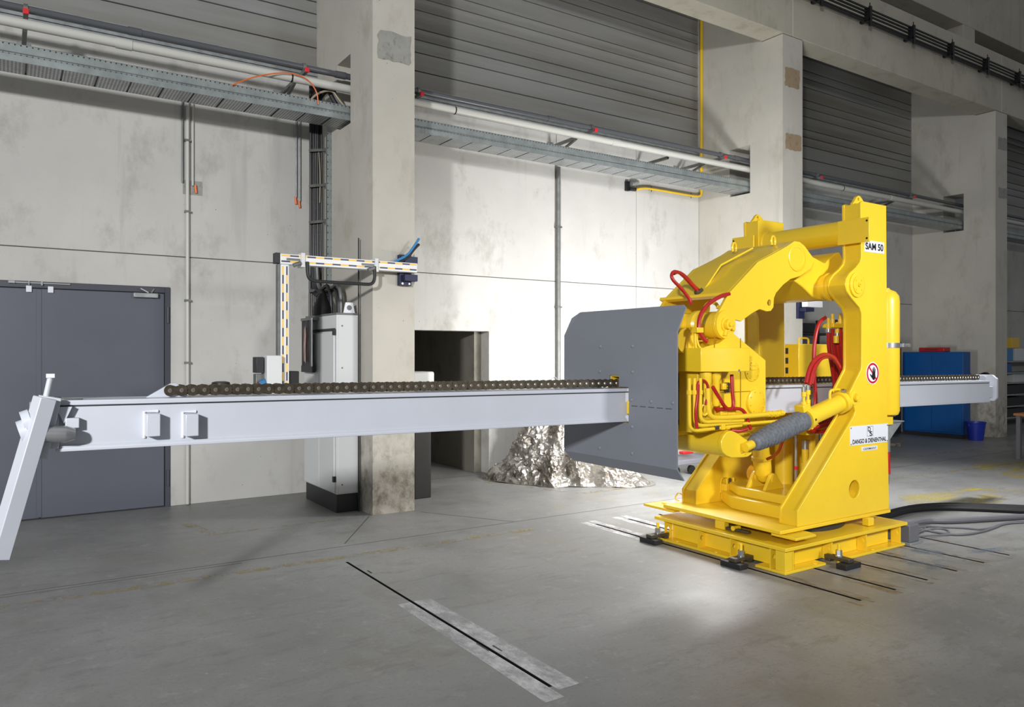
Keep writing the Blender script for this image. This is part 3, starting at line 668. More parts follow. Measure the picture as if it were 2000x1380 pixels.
# sockets at the foot of the arm
r = empty('socket_box', (2.12, 7.3, 1.2), 'grey power socket box on the foot of the supply arm', 'socket box')
b = MB(); b.box(2.05, 2.195, AY - .08, AY + .12, 1.20, 1.685); b.build('housing', M_CAB, r, bevel=.01)
b = MB(); b.box(1.965, 2.035, AY - .03, AY + .10, 1.52, 1.67); b.build('display', M_DARK, r, bevel=.005)
b = MB(); b.box(1.97, 2.048, AY + .0, AY + .10, 1.22, 1.51); b.build('rear_housing', M_GALVD, r, bevel=.005)
for c, z, mt in ((1.99, 1.40, M_REDC), (2.03, 1.43, M_BLUEC), (1.97, 1.25, M_REDC)):
    b = MB(); b.lathe((c, AY - .03, z), (-.5, -.8, -.25), [(-.03, .03), (.02, .034), (.05, .028)], 14); b.build('socket', mt, r)
b = MB(); b.box(2.30, 2.40, AY + .05, AY + .25, 1.15, 1.53); b.build('junction_box', M_BLK, None, bevel=.006, label='black junction box right of the supply arm post', cat='box')
r = empty('wall_reel', (2.02, 9.05, 1.2), 'round black cable reel on the wall just above the chain', 'cable reel')
b = MB(); b.lathe((2.02, 9.0, 1.20), (0, 0, 1), [(0, .075), (.02, .10), (.16, .10), (.18, .095), (.19, .06), (.19, .01)], 20); b.build('drum', M_BLKP, r)
b = MB(); b.box(2.09, 2.18, 9.02, YW - .001, 1.18, 1.34); b.build('wall_plate', M_GALVD, r, bevel=.004)
b = MB(); b.box(2.30, 2.37, 9.10, YW - .001, 1.22, 1.35); b.build('wall_switch', M_BLK, None, bevel=.006, label='small black wall switch between the reel and the sockets', cat='switch')
b = MB(); p = A(825, 735, Y=8.2); b.box(3.95, 4.23, 8.05, 8.35, 1.1, 1.49); b.build('light_grey_box', M_CAB, None, bevel=.02, label='light grey box beside the dark passage opening', cat='box')
b = MB(); b.box(3.98, 4.2, 8.08, 8.32, 0, 1.1); b.build('box_stand', M_DARK, None, bevel=.01, label='dark stand below the light grey box by the passage', cat='stand')

# ------------------------------------------------------------------ ram beam with chain
YM = 4.47                                   # centre line of the machine
BT = 1.472
def shear(b):
    for v in b.bm.verts: v.co.z -= .0088 * (v.co.x - .18)
    return b
R = empty('ram_beam', (4.8, YM, 1.2), 'long light grey steel ram beam passing through the yellow machine', 'beam')
b = MB(); b.box(.20, 9.52, 4.342, 4.598, BT - .236, BT - .028); shear(b).build('web_box', M_GREYB, R, bevel=.003)
b = MB(); b.box(.20, 9.50, 4.328, 4.612, BT - .024, BT); shear(b).build('top_flange', M_GREYB, R, bevel=.004)
b = MB(); b.box(.20, 9.50, 4.328, 4.612, BT - .25, BT - .232); shear(b).build('bottom_flange', M_GREYB, R, bevel=.004)
b = MB(); b.box(.22, 9.50, 4.336, 4.604, BT - .030, BT - .024); shear(b).build('weld_groove', M_DARK, R)
b = MB(); b.box(.22, 9.5, 4.333, 4.343, BT - .232, BT - .222); shear(b).build('weld_bead', M_GREYB, R)
for u in (299, 374):
    p = A(u, 829, Y=4.30); b = MB(); b.box(p.x - .035, p.x + .030, 4.265, 4.343, p.z - .058, p.z + .058); blk = b.build('stop_block', M_GREYB, R, bevel=.004)
    b = MB(); b.tube([(p.x - .036, 4.338, p.z - .07), (p.x - .036, 4.338, p.z + .066), (p.x + .03, 4.338, p.z + .066)], .008, 6); b.build('weld', M_WHITE, blk)
# chain anchor
b = MB(); b.prism([(.62, BT), (.83, BT), (.80, BT + .055), (.765, BT + .075), (.74, BT + .072)], 'Y', 4.455, 4.485); shear(b).build('chain_anchor', M_GREYB, R, bevel=.003)
# right end stop
b = MB(); b.prism([(9.30, BT + .0), (9.34, BT + .055), (9.62, BT + .055), (9.70, BT + .01), (9.70, BT - .20), (9.64, BT - .24), (9.52, BT - .25), (9.52, BT)], 'Y', 4.45, 4.49); shear(b).build('end_gusset', M_GREYB, R, bevel=.003)
b = MB(); b.prism([(4.33, BT - .2), (4.33, BT + .02), (4.38, BT + .065), (4.56, BT + .065), (4.61, BT + .02), (4.61, BT - .2), (4.58, BT - .24), (4.36, BT - .24)], 'X', 9.66, 9.70); shear(b).build('end_plate', M_GREYB, R, bevel=.003)
b = MB(); b.box(9.52, 9.64, 4.36, 4.44, BT - .20, BT - .07); shear(b).build('end_block', M_GREYB, R, bevel=.004)
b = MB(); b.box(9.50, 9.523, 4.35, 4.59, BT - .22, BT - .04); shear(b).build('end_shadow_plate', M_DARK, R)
# chain: inner and outer links alternate
CH = empty('chain', (4.8, YM, BT)); CH.parent = R; CH.matrix_parent_inverse = Matrix.Translation(-R.location)
def link_mesh(kind):
    b = MB(); P = .0585; rr = .031
    def plate(y0, y1):
        pts = []
        for k in range(9): a = PI / 2 + PI * k / 8; pts.append((rr * math.cos(a), rr * math.sin(a)))
        pts.append((P / 2, -rr * .72))
        for k in range(9): a = -PI / 2 + PI * k / 8; pts.append((P + rr * math.cos(a), rr * math.sin(a)))
        pts.append((P / 2, rr * .72))
        b.prism(pts, 'Y', y0, y1)
    if kind == 'outer':
        plate(-.036, -.030); plate(.030, .036)
    else:
        plate(-.029, -.023); plate(.023, .029)
        for x in (0, P): b.cyl((x, -.022, 0), (x, .022, 0), .022, n=10)
    me = bpy.data.meshes.new(kind + '_link'); b.bm.to_mesh(me); b.bm.free(); me.materials.append(M_CHAIN)
    if kind == 'outer':
        b2 = MB(); 
        for x in (0, P): b2.lathe((x, -.042, 0), (0, 1, 0), [(0, .008), (.004, .012), (.08, .012), (.084, .008)], 10)
        m2 = bpy.data.meshes.new('pins'); b2.bm.to_mesh(m2); b2.bm.free()
        bm = bmesh.new(); bm.from_mesh(me); n0 = len(bm.faces); bm.from_mesh(m2); bm.faces.ensure_lookup_table()
        for f in bm.faces[n0:]: f.material_index = 1
        bm.to_mesh(me); bm.free(); me.materials.append(M_PIN)
    return me
LO, LI = link_mesh('outer'), link_mesh('inner')
x = .735; k = 0
while x < 9.42:
    o = bpy.data.objects.new('chain_link', LO if k % 2 == 0 else LI); COL.objects.link(o); o.parent = CH
    o.location = Vector((x, YM, BT + .036 - .0088 * (x - .18))) - CH.location
    x += .0585; k += 1
# peel tool on the left end
la, lc = A(88, 776, Y=4.245), A(-5, 1090, Y=4.245)
nn_ = Vector((math.sin(math.radians(24)), -math.cos(math.radians(24)), 0))
b = MB(); b.obox(la, lc, .074, .080, up=nn_); b.build('lever_bar', M_GREYB, R, bevel=.004)
ha, hb = A(98, 774, Y=4.30), A(70, 893, Y=4.30)
b = MB(); b.obox(ha, hb, .095, .060, up=(0, -1, 0)); b.build('tool_head', M_GREYB, R, bevel=.004)
b = MB(); b.box(.10, .215, 4.31, 4.63, 1.24, 1.455); b.build('beam_cap', M_GREYB, R, bevel=.004)
pa_, pb_ = A(88, 782, Y=4.29), A(98.5, 736, Y=4.29)
b = MB(); b.cyl(pa_, pb_, .013, n=12); st = b.build('locking_pin', M_GREYB, R)
b = MB(); b.obox(pb_ - Vector((0, 0, .004)), pb_ + Vector((0, 0, .016)), .036, .036, up=(0, 1, 0)); b.build('pin_cap', M_WHITE, st, bevel=.002)
b = MB(); b.lathe(A(100, 847, Y=4.262), (1, 0, -.07), [(-.06, .040), (.058, .040), (.062, .040), (.10, .026), (.102, .0)], 20); b.build('coupling_pin', M_STEEL, R)
for u, v in ((59, 823), (52, 842)):
    c_ = A(u, v, Y=4.285); b = MB(); b.lathe(c_, (1, 0, .30), [(-.03, .0), (-.03, .058), (.005, .060), (.008, .045), (.06, .045)], 24); b.build('pivot_flange', M_GREYB, R)
b = MB(); b.prism([(.20, BT - .03), (.27, BT - .03), (.235, BT - .11)], 'Y', 4.30, 4.32); b.build('gusset', M_GREYB, R)
b = MB(); b.box(.24, .30, 4.29, 4.34, BT - .135, BT - .085); b.build('gusset', M_GREYB, R, bevel=.004)
b = MB(); b.tube([(.17, 4.36, 1.49), (.22, 4.36, 1.485), (.26, 4.345, 1.478), (.32, 4.37, 1.475)], .004, 6, 1); b.build('wire', M_GALVD, R)

# ------------------------------------------------------------------ the yellow manipulator
MAN = empty('manipulator', (5.8, 4.45, 0), 'big yellow ingot manipulator on a square base with grey shield', 'machine')
def part(b, name, mt=None, parent=None, bevel=.006, label=None, smooth=True):
    return b.build(name, mt or M_YEL, parent or MAN, bevel=bevel, label=label, smooth=smooth)
# base frame ------------------------------------------------
BX0, BX1, BY0, BY1 = 4.985, 6.655, 3.735, 5.125
BASE = empty('base_frame', (5.8, 4.43, 0)); BASE.parent = MAN; BASE.matrix_parent_inverse = Matrix.Translation(-MAN.location)
def bpart(b, name, mt=None, bevel=.004):
    return b.build(name, mt or M_YEL, BASE, bevel=bevel)
b = MB(); b.box(BX0 - .015, BX1 + .015, BY0 - .015, BY1 + .015, .182, .21); bpart(b, 'top_plate')
for x0, x1, y0, y1 in ((BX0, 5.50, BY0, BY0 + .14), (5.66, BX1, BY0, BY0 + .14), (BX0, BX0 + .14, BY0 + .141, 4.02), (BX0, BX0 + .14, 4.2, BY1), (BX1 - .14, BX1, BY0 + .141, BY1), (BX0 + .141, BX1 - .141, BY1 - .14, BY1)):
    b = MB(); b.box(x0, x1, y0, y1, 0, .022); bpart(b, 'bottom_flange')
for q in ((BX0 + .10, BX0 + .12, BY0 + .10, BY1 - .1), (BX1 - .12, BX1 - .1, BY0 + .1, BY1 - .1), (BX0 + .121, BX1 - .121, BY0 + .10, BY0 + .12), (BX0 + .121, BX1 - .121, BY1 - .12, BY1 - .1)):
    b = MB(); b.box(*q, .022, .182); bpart(b, 'web')
for u, v in ((1551, 1108), (1627, 1090), (1694, 1077), (1760, 1060)):
    x = A(u, v, Y=BY0 + .01).x
    b = MB(); b.box(x - .012, x, BY0 + .012, BY0 + .10, .022, .182); rb = bpart(b, 'rib', bevel=.002)
    b = MB(); b.cyl((x - .020, BY0 + .055, .105), (x - .012, BY0 + .055, .105), .024, n=18); b.build('plug', M_YEL, rb)
for u, v in ((1299, 1045), (1364, 1066), (1427, 1083), (1505, 1107)):
    y = A(u, v, X=BX0 + .01).y
    b = MB(); hole = circ(BX0 + .055, .105, .021, 16)
    b.prism([(BX0 + .012, .022), (BX0 + .10, .022), (BX0 + .10, .182), (BX0 + .012, .182)], 'Y', y, y + .012, [hole]); bpart(b, 'rib', bevel=0)
b = MB(); b.box(BX0 + .012, BX0 + .10, BY0 + .012, BY0 + .024, .022, .182); bpart(b, 'corner_post', bevel=.002)
b = MB(); b.box(BX0 + .012, BX0 + .024, BY0 + .024, BY0 + .10, .022, .182); bpart(b, 'corner_post', bevel=.002)
for x, y in ((5.1, 3.775), (5.4, 3.77), (6.2, 3.77), (5.02, 4.45), (5.02, 4.9)):
    b = MB(); b.cyl((x, y, .022), (x, y, .028), .02, n=12); bpart(b, 'bolt_pad', bevel=0)
# turntable --------------------------------------------------
b = MB(); b.cyl((5.85, 4.45, .21), (5.85, 4.45, .281), .55, n=48); part(b, 'slewing_ring', M_DARK, bevel=.004)
b = MB(); b.box(5.06, 6.60, 3.835, 5.12, .281, .311); part(b, 'turntable_plate')
b = MB(); b.prism([(5.09, 3.715), (5.345, 3.715), (5.375, 3.80), (5.375, 3.95), (5.09, 3.95)], 'Z', .252, .274); part(b, 'foot_pad')
b = MB(); b.prism([(5.07, 5.0), (5.32, 5.0), (5.32, 5.39), (5.07, 5.39)], 'Z', .252, .274); fp = part(b, 'foot_pad')
b = MB(); b.box(5.22, 5.245, 5.16, 5.30, .274, .282); b.build('grip_bar', M_YEL, fp)
b = MB(); b.box(5.06, 5.12, 4.40, 4.50, .212, .281); part(b, 'stop_block', bevel=.003)
b = MB(); b.cyl((5.05, 4.30, .245), (5.13, 4.30, .245), .02, n=12); part(b, 'buffer', bevel=0)
b = MB(); b.box(6.20, 6.28, 3.80, 3.86, .215, .281); part(b, 'stop_lug', bevel=.003)
b = MB(); b.obox((5.09, 4.16, .235), (5.07, 4.38, .235), .04, .02); part(b, 'limit_switch', M_DSTEEL, bevel=.002)
# side frames ------------------------------------------------
YN0, YN1, YF0, YF1 = 3.85, 4.03, 4.93, 5.11
cont = [(1558, 1029), (1558, 998), (1660, 826), (1668, 812), (1671, 803), (1668, 792), (1661, 780), (1660, 766), (1664, 758), (1682, 722), (1683, 715), (1683, 612), (1679, 600), (1662, 580), (1654, 568), (1651, 556), (1653, 544), (1660, 533), (1672, 522), (1680, 512), (1682.5, 502), (1681, 395)]
pts = XZ(cont, YN0); pts[0] = (pts[0][0], .311)
pts += [(6.19, 3.022), (6.555, 3.022), (6.575, 1.0), (6.600, .36), (6.600, .311)]
hc = A(1669, 955, Y=YN0); hole = circ(hc.x, hc.z, .078, 24)
def inset(p, d):
    out = []; n = len(p)
    area2 = sum(p[i][0] * p[(i + 1) % n][1] - p[(i + 1) % n][0] * p[i][1] for i in range(n)); sg = 1 if area2 > 0 else -1
    for i in range(n):
        a, c, e = Vector(p[i - 1]), Vector(p[i]), Vector(p[(i + 1) % n])
        d1, d2 = (c - a).normalized(), (e - c).normalized()
        nn = Vector((-(d1.y + d2.y), d1.x + d2.x)) * sg
        if nn.length < 1e-6: nn = Vector((-d1.y, d1.x)) * sg
        nn.normalize(); k = max(.4, nn.dot(Vector((-d1.y, d1.x)) * sg)); q = c + nn * d / k; out.append((q.x, q.y))
    return out
pin = inset(pts, .010)
pin[0] = (pin[0][0], .311); pin[-1] = (pin[-1][0], .311)
for y0, y1, nm in ((YN0, YN1, 'near'), (YF0, YF1, 'far')):
    fr = empty('side_frame', (6, (y0 + y1) / 2, .31)); fr.parent = MAN; fr.matrix_parent_inverse = Matrix.Translation(-MAN.location)
    fr['label'] = 'yellow side frame nearest the camera' if nm == 'near' else 'yellow side frame on the far side'
    b = MB(); b.prism(pts, 'Y', y0, y0 + .022, [hole]); b.build('outer_plate' if nm == 'near' else 'inner_plate', M_YEL, fr, bevel=.004)
    b = MB(); b.prism(pts, 'Y', y1 - .022, y1, [hole]); b.build('inner_plate' if nm == 'near' else 'outer_plate', M_YEL, fr, bevel=.004)
    b = MB(); b.prism(pin, 'Y', y0 + .022, y1 - .022, [circ(hc.x, hc.z, .082, 24)]); b.build('flange_web', M_YEL, fr, bevel=0)
    # lifting lug on top
    ym = (y0 + y1) / 2; hx = 6.26
    lug = [(6.172, 2.95), (6.172, 3.022), (6.182, 3.025), (6.205, 3.05), (6.225, 3.075), (6.25, 3.09), (6.275, 3.088), (6.30, 3.072), (6.33, 3.045), (6.38, 3.026), (6.45, 3.02), (6.45, 2.95)]
    b = MB(); b.prism(lug, 'Y', ym - .015, ym + .015, [circ(6.252, 3.058, .014, 12)]); b.build('lifting_lug', M_YEL, fr, bevel=.003)
    # pivot boss of the rocker
    pc = A(1673, 556, Y=YN0); ya, sg = (y0, -1) if nm == 'near' else (y1, 1)
    b = MB(); b.lathe((pc.x - .005, ya - sg * .04, pc.z), (0, sg, 0), [(0, .108), (.055, .108), (.058, .10), (.058, .078), (.066, .078), (.066, .0)], 32); bs = b.build('pivot_boss', M_YEL, fr)
    for k in range(4):
        a = PI / 4 + k * PI / 2; b = MB(); b.cyl((pc.x - .005 + .058 * math.cos(a), ya + sg * .026, pc.z + .058 * math.sin(a)), (pc.x - .005 + .058 * math.cos(a), ya + sg * .031, pc.z + .058 * math.sin(a)), .010, n=8); b.build('bolt', M_YEL, bs)
    b = MB(); b.lathe((pc.x - .005, ya + sg * .026, pc.z), (0, sg, 0), [(0, .018), (.012, .018), (.012, .008), (.004, .008)], 16); b.build('grease_plug', M_YEL, bs)
    # tilt cylinder pivot pin
    pp = A(1670, 775, Y=YN0)
    if nm == 'near':
        b = MB(); b.lathe((pp.x, y0 + .03, pp.z), (0, -1, 0), [(0, .07), (.034, .07), (.036, .035), (.062, .035), (.062, .0)], 24); b.build('pivot_pin', M_YEL, fr)
        for k in range(3):
            a = k * 2.1; b = MB(); b.cyl((pp.x + .022 * math.cos(a), y0 - .03, pp.z + .022 * math.sin(a)), (pp.x + .022 * math.cos(a), y0 - .036, pp.z + .022 * math.sin(a)), .007, n=8); b.build('bolt', M_YEL, fr)
    # cover plate in front of the upright
    zc0, zc1 = 2.655, 2.865
    yy0, yy1 = (y0 - .105, y1 + .01) if nm == 'near' else (y0 + .02, y1 + .105)
    b = MB(); b.box(6.115, 6.135, yy0, yy1, zc0, zc1); cp = b.build('cover_plate', M_YEL, fr, bevel=.003)
    for z in (zc0 + .03, zc1 - .03):
        yh = yy0 + .02 if nm == 'near' else yy1 - .02
        b = MB(); b.cyl((6.112, yh, z), (6.116, yh, z), .009, n=10); b.build('screw_hole', M_INK, cp)
# cross tube
b = MB(); b.cyl((6.30, YN1 - .01, 2.785), (6.30, YF0 + .01, 2.785), .112, n=40); part(b, 'cross_tube', bevel=0)
b = MB(); b.lathe((6.30, YF0 - .02, 2.785), (0, 1, 0), [(-.01, .114), (0, .125), (.02, .125)], 40); part(b, 'weld_collar', bevel=0)
b = MB(); b.lathe((6.30, YN1 + .02, 2.785), (0, -1, 0), [(-.01, .114), (0, .125), (.02, .125)], 40); part(b, 'weld_collar', bevel=0)
# rocker boom --------------------------------------------------
RK = empty('rocker_boom', (5.4, YM, 2)); RK.parent = MAN; RK.matrix_parent_inverse = Matrix.Translation(-MAN.location)
def rk(b, name, mt=None, bevel=.004, smooth=True): return b.build(name, mt or M_YEL, RK, bevel=bevel, smooth=smooth)
RY0, RY1 = 4.11, 4.83
bc = A(1416, 633, Y=RY0); tc = A(1556, 503, Y=RY0)
up = XZ([(1424, 573), (1481, 511), (1512, 495), (1537, 481), (1552, 470.5), (1562, 472), (1572, 480), (1588, 502)], RY0)
lo = XZ([(1589, 512), (1585, 524), (1563, 539), (1544, 545), (1530, 556), (1516, 572), (1512, 582), (1511, 600), (1506, 607), (1498, 608), (1484, 603.5), (1470, 611), (1448, 627)], RY0)
ab = []
R0 = .118
for k in range(11):
    a = math.radians(20 - k * 22); ab.append((bc.x + R0 * math.cos(a), bc.z + R0 * math.sin(a)))
plate = up + lo + ab
eh = A(1503, 591, Y=RY0)
for y0 in (RY0, RY1 - .03):
    b = MB(); b.prism(plate, 'Y', y0, y0 + .03, [circ(eh.x, eh.z, .026, 16)]); rk(b, 'boom_plate')
for ya, sg in ((RY0, -1), (RY1, 1)):
    b = MB(); b.lathe((tc.x, ya - sg * .01, tc.z), (0, sg, 0), [(0, .118), (.016, .118), (.020, .112), (.020, .088), (.016, .084), (.016, .0)], 36); rk(b, 'boom_boss', bevel=0)
# hood skin between the boom plates: underside follows the plate, top rises in three flats
T = .016
hood = [up[0], up[1], up[3], up[4], up[5], up[6]]
hin = [(x + .012, z - T) for x, z in hood]
b = MB(); b.prism(hood + hin[::-1], 'Y', RY0 + .031, RY1 - .031); rk(b, 'hood_skin', bevel=.003)
b = MB(); b.prism([(up[0][0] - .025, up[0][1] - .012), (up[0][0] + .015, up[0][1] - .03), (up[0][0] + .015, up[0][1] - .005), (up[0][0] - .02, up[0][1] + .012)], 'Y', RY0 + .02, RY1 + .03); rk(b, 'hood_lip', bevel=.002)
# lower skin of the boom
lowskin = [lo[3], lo[4], lo[5]]
lows = [(x, z) for x, z in XZ([(1589, 512), (1585, 524), (1563, 539), (1544, 545), (1530, 556)], RY0)]
b = MB(); b.prism([(x, z + .004) for x, z in lows] + [(x, z + .02) for x, z in lows[::-1]], 'Y', RY0 + .031, RY1 - .031); rk(b, 'belly_skin', bevel=0)
# rear arms from the boom head down to the frame pivot, and pivot tube
pc = A(1673, 556, Y=YN0); PX, PZ = pc.x - .005, pc.z
b = MB(); b.lathe((PX, YN1 + .004, PZ), (0, 1, 0), [(0, .112), (.05, .112), (.05, .125), (.075, .125), (.075, .108), (.82, .108), (.82, .125), (.845, .125), (.845, .112), (.892, .112)], 36); rk(b, 'pivot_tube', bevel=0)
arm = XZ([(1586, 500), (1606, 511), (1613, 514), (1621, 504), (1634, 493), (1640, 492), (1650, 512), (1656, 540), (1652, 566), (1642, 580), (1622, 586), (1600, 585), (1587, 579), (1568, 560), (1552, 548), (1563, 540), (1584, 524)], RY0 + .05)
b = MB(); b.prism(arm, 'Y', RY0 + .05, RY1 - .05); rk(b, 'rear_arm', bevel=.010)
# shackles on the hood
for u, v in ((1434, 484), (1510, 471)):
    c = A(u, v, Y=4.62 if u < 1500 else 4.28); b = MB(); q = [(c.x + .038 * math.cos(t), c.y + .01 * math.cos(t), c.z + .045 * math.sin(t)) for t in [(-.25 + 1.5 * k / 10) * PI for k in range(11)]]
    b.tube(q, .011, 8); rk(b, 'lifting_ring', bevel=0)
b = MB(); b.tube([A(1376, 567, Y=4.45) + Vector((0, 0, .01)), A(1408, 520, Y=4.45) + Vector((0, 0, .012)), A(1470, 487, Y=4.40) + Vector((.0, 0, .012))], .008, 6); rk(b, 'grease_line', bevel=0)
b = MB(); b.cyl(A(1358, 571, Y=4.45), A(1374, 569, Y=4.45), .016, n=8).cyl(A(1366, 569, Y=4.45), A(1372, 563, Y=4.43), .012, n=8); rk(b, 'hose_fitting', M_DSTEEL, bevel=0)
# front knuckle tube hanging the carriage
b = MB(); b.lathe((bc.x, RY0 - .012, bc.z), (0, 1, 0), [(0, .0), (0, .112), (.03, .118), (.03, .105), (.24, .105), (.26, .122), (.30, .122), (.32, .105), (.60, .105)], 36); rk(b, 'knuckle_tube', bevel=0)
b = MB(); b.lathe((bc.x, RY0 - .012, bc.z), (0, -1, 0), [(0, .060), (.012, .060), (.012, .042), (.04, .040), (.04, .018), (.055, .018), (.055, .0)], 24); rk(b, 'knuckle_cap', bevel=0)
for a in (-.5, -1.9): 
    b = MB(); b.obox((bc.x + .045 * math.cos(a), RY0 - .02, bc.z + .045 * math.sin(a)), (bc.x + .095 * math.cos(a), RY0 - .02, bc.z + .095 * math.sin(a)), .022, .03, up=(0, 1, 0)); rk(b, 'keeper', bevel=.004)
b = MB(); c = Vector((bc.x, 4.25, bc.z + .13)); b.tube([c + Vector((.0, .07 * math.cos(t), .05 * math.sin(t))) for t in [PI * k / 8 for k in range(9)]], .015, 8); rk(b, 'lifting_ring', bevel=0)
# carriage -------------------------------------------------------
CG = empty('carriage', (4.75, YM, 1)); CG.parent = MAN; CG.matrix_parent_inverse = Matrix.Translation(-MAN.location)
def cg(b, name, mt=None, bevel=.004, smooth=True): return b.build(name, mt or M_YEL, CG, bevel=bevel, smooth=smooth)
CN = 4.10
side = XZ([(1496, 832), (1496, 703), (1432, 650), (1405, 670), (1382, 676)], CN) + [(4.42, 1.73), (4.42, 1.09)]
for y0, y1 in ((CN, 4.30), (4.645, 4.84)):
    b = MB(); b.prism(side, 'Y', y0, y1); cg(b, 'cheek_block', bevel=.006)
b = MB(); b.prism([(4.30, 1.55), (5.18, 1.55), (5.18, 1.70), (4.85, 1.80), (4.40, 1.80), (4.30, 1.72)], 'Y', 4.301, 4.644); cg(b, 'bridge')
b = MB(); b.box(4.30, 5.18, 4.301, 4.644, 1.06, 1.14); cg(b, 'lower_bridge')
b = MB(); b.prism([(4.02, 1.04), (4.25, 1.04), (4.25, 1.92), (4.02, 1.92)] if False else [(4.235, 1.115), (4.92, 1.115), (4.92, 1.80), (4.75, 1.95), (4.33, 1.95), (4.235, 1.80)], 'X', 4.22, 4.279, [[(4.30, 1.15), (4.645, 1.15), (4.645, 1.50), (4.30, 1.50)]]); cg(b, 'front_plate')
b = MB(); b.lathe((4.36, 4.16, 1.80), (0, 1, 0), [(0, .0), (0, .10), (.25, .10)], 28); cg(b, 'front_collar', bevel=0)
for y0, y1, z0, z1 in ((4.302, 4.320, 1.25, 1.345), (4.622, 4.640, 1.25, 1.345), (4.41, 4.53, 1.525, 1.545), (4.525, 4.535, 1.45, 1.53)):
    b = MB(); b.box(3.893 if z1 < 1.4 else 3.915, 4.22, y0, y1, z0, z1); cg(b, 'guide_strip', bevel=.002)
# seam lines and flange discs on the near cheek
for u, v, rr, th in ((1474, 784, .105, .022), (1468, 724, .085, .010)):
    c = A(u, v, Y=CN); b = MB(); b.lathe((c.x, CN + .002, c.z), (0, -1, 0), [(0, rr), (th, rr), (th + .004, rr - .006), (th + .004, .0)], 36); fd = cg(b, 'bearing_flange', bevel=0)
    for k in range(8):
        a = k * PI / 4 + .3; b = MB(); b.cyl((c.x + rr * .8 * math.cos(a), CN - th - .002, c.z + rr * .8 * math.sin(a)), (c.x + rr * .8 * math.cos(a), CN - th - .010, c.z + rr * .8 * math.sin(a)), .006, n=6); b.build('bolt', M_YEL, fd)
b = MB(); c = A(1468, 715, Y=CN); b.prism([(c.x - .035, c.z - .03), (c.x + .035, c.z - .03), (c.x + .035, c.z - .005), (c.x - .035, c.z - .005)], 'Y', CN - .018, CN).prism([(c.x - .035, c.z + .003), (c.x + .035, c.z + .003), (c.x + .035, c.z + .022), (c.x - .035, c.z + .022)], 'Y', CN - .018, CN).box(c.x - .006, c.x + .006, CN - .014, CN, c.z + .028, c.z + .05); cg(b, 'valve_hinge', M_YEL, bevel=.003)
b = MB(); p, q = A(1446, 660, Y=CN), A(1446, 800, Y=CN); b.box(p.x - .004, p.x + .004, CN - .003, CN, q.z, p.z); cg(b, 'seam', M_DISCH, bevel=0)
b = MB(); p = A(1395, 655, Y=CN); b.box(p.x - .004, p.x + .004, CN - .003, CN, 1.56, 1.84); cg(b, 'seam', M_DISCH, bevel=0)
b = MB(); b.box(4.65, 5.15, CN - .004, CN, 1.395, 1.40); cg(b, 'seam', M_DISCH, bevel=0)
b = MB(); b.prism([(4.40, 1.70), (5.0, 1.70), (4.88, 1.93), (4.80, 2.02), (4.66, 2.03), (4.55, 1.93)], 'Y', 4.46, 4.80); cg(b, 'hanger_block', bevel=.006)
# canopy box over the valves
q1, q2, q3 = A(1369, 700, Y=4.02), A(1425, 700, Y=3.93), A(1462, 700, Y=3.93)
b = MB(); b.prism([(4.34, 4.226), (4.34, 3.996), (4.545, 3.90), (4.775, 3.90), (4.775, 4.099), (4.45, 4.099), (4.40, 4.24)], 'Z', 1.565, 1.745); cv = cg(b, 'valve_cover')
b = MB(); c = A(1443, 723, Y=3.90); b.cyl((c.x, 3.901, c.z), (c.x, 3.895, c.z), .009, n=10); b.build('screw', M_STEEL, cv)
# hydraulic motor, valves and pipes below the cover
b = MB(); b.lathe((4.43, 4.03, 1.22), (0, 0, 1), [(0, .03), (.02, .045), (.10, .05), (.16, .036), (.24, .032), (.27, .045), (.34, .045)], 18); cg(b, 'valve_stem', bevel=0)
b = MB(); b.lathe((4.53, 4.02, 1.30), (0, 0, 1), [(0, .02), (.02, .03), (.20, .03), (.22, .04), (.27, .04)], 18); cg(b, 'valve_stem', bevel=0)
b = MB(); b.box(4.60, 4.68, 4.03, 4.099, 1.14, 1.30).box(4.70, 4.80, 4.05, 4.099, 1.20, 1.27).box(4.66, 4.72, 4.06, 4.099, 1.42, 1.47); cg(b, 'valve_block', bevel=.006)
b = MB()
for z in (1.46, 1.435, 1.41): b.cyl((4.70, 4.075, z), (4.74, 4.075, z), .016, n=10)
cg(b, 'fitting', M_DSTEEL, bevel=0)
for k, (x, y, zb) in enumerate(((4.205, 3.985, 1.13), (4.25, 3.975, 1.165), (4.30, 3.965, 1.19))):
    b = MB(); b.tube([(x, y, 1.52), (x, y, zb + .06), (x + .012, y, zb + .02), (x + .06, y, zb), (x + .12, y, zb), (4.80, y + .02, zb + .01 - .01 * k)], .014, 10, 2); cg(b, 'hydraulic_pipe', bevel=0)
    b = MB(); b.cyl((x, y, 1.40), (x, y, 1.43), .02, n=8).cyl((4.62, y + .015, zb + .005), (4.65, y + .016, zb + .005), .02, n=8); cg(b, 'pipe_nut', bevel=0)
b = MB(); b.tube([A(1382, 758, Y=3.97), A(1383, 800, Y=3.97), A(1388, 813, Y=3.97), A(1400, 816, Y=3.97), A(1450, 813, Y=3.97), A(1530, 806, Y=3.99)], .020, 12, 2); cg(b, 'hydraulic_pipe', bevel=0)
b = MB(); b.tube([A(1420, 828, Y=4.0), A(1470, 826, Y=4.0), A(1520, 822, Y=4.0)], .013, 10); cg(b, 'hydraulic_pipe', bevel=0)
b = MB(); b.tube([A(1372, 790, Y=3.98), A(1368, 800, Y=3.98), A(1374, 812, Y=3.98), A(1382, 806, Y=3.98), A(1384, 770, Y=3.98)], .010, 8, 1); cg(b, 'hydraulic_pipe', bevel=0)
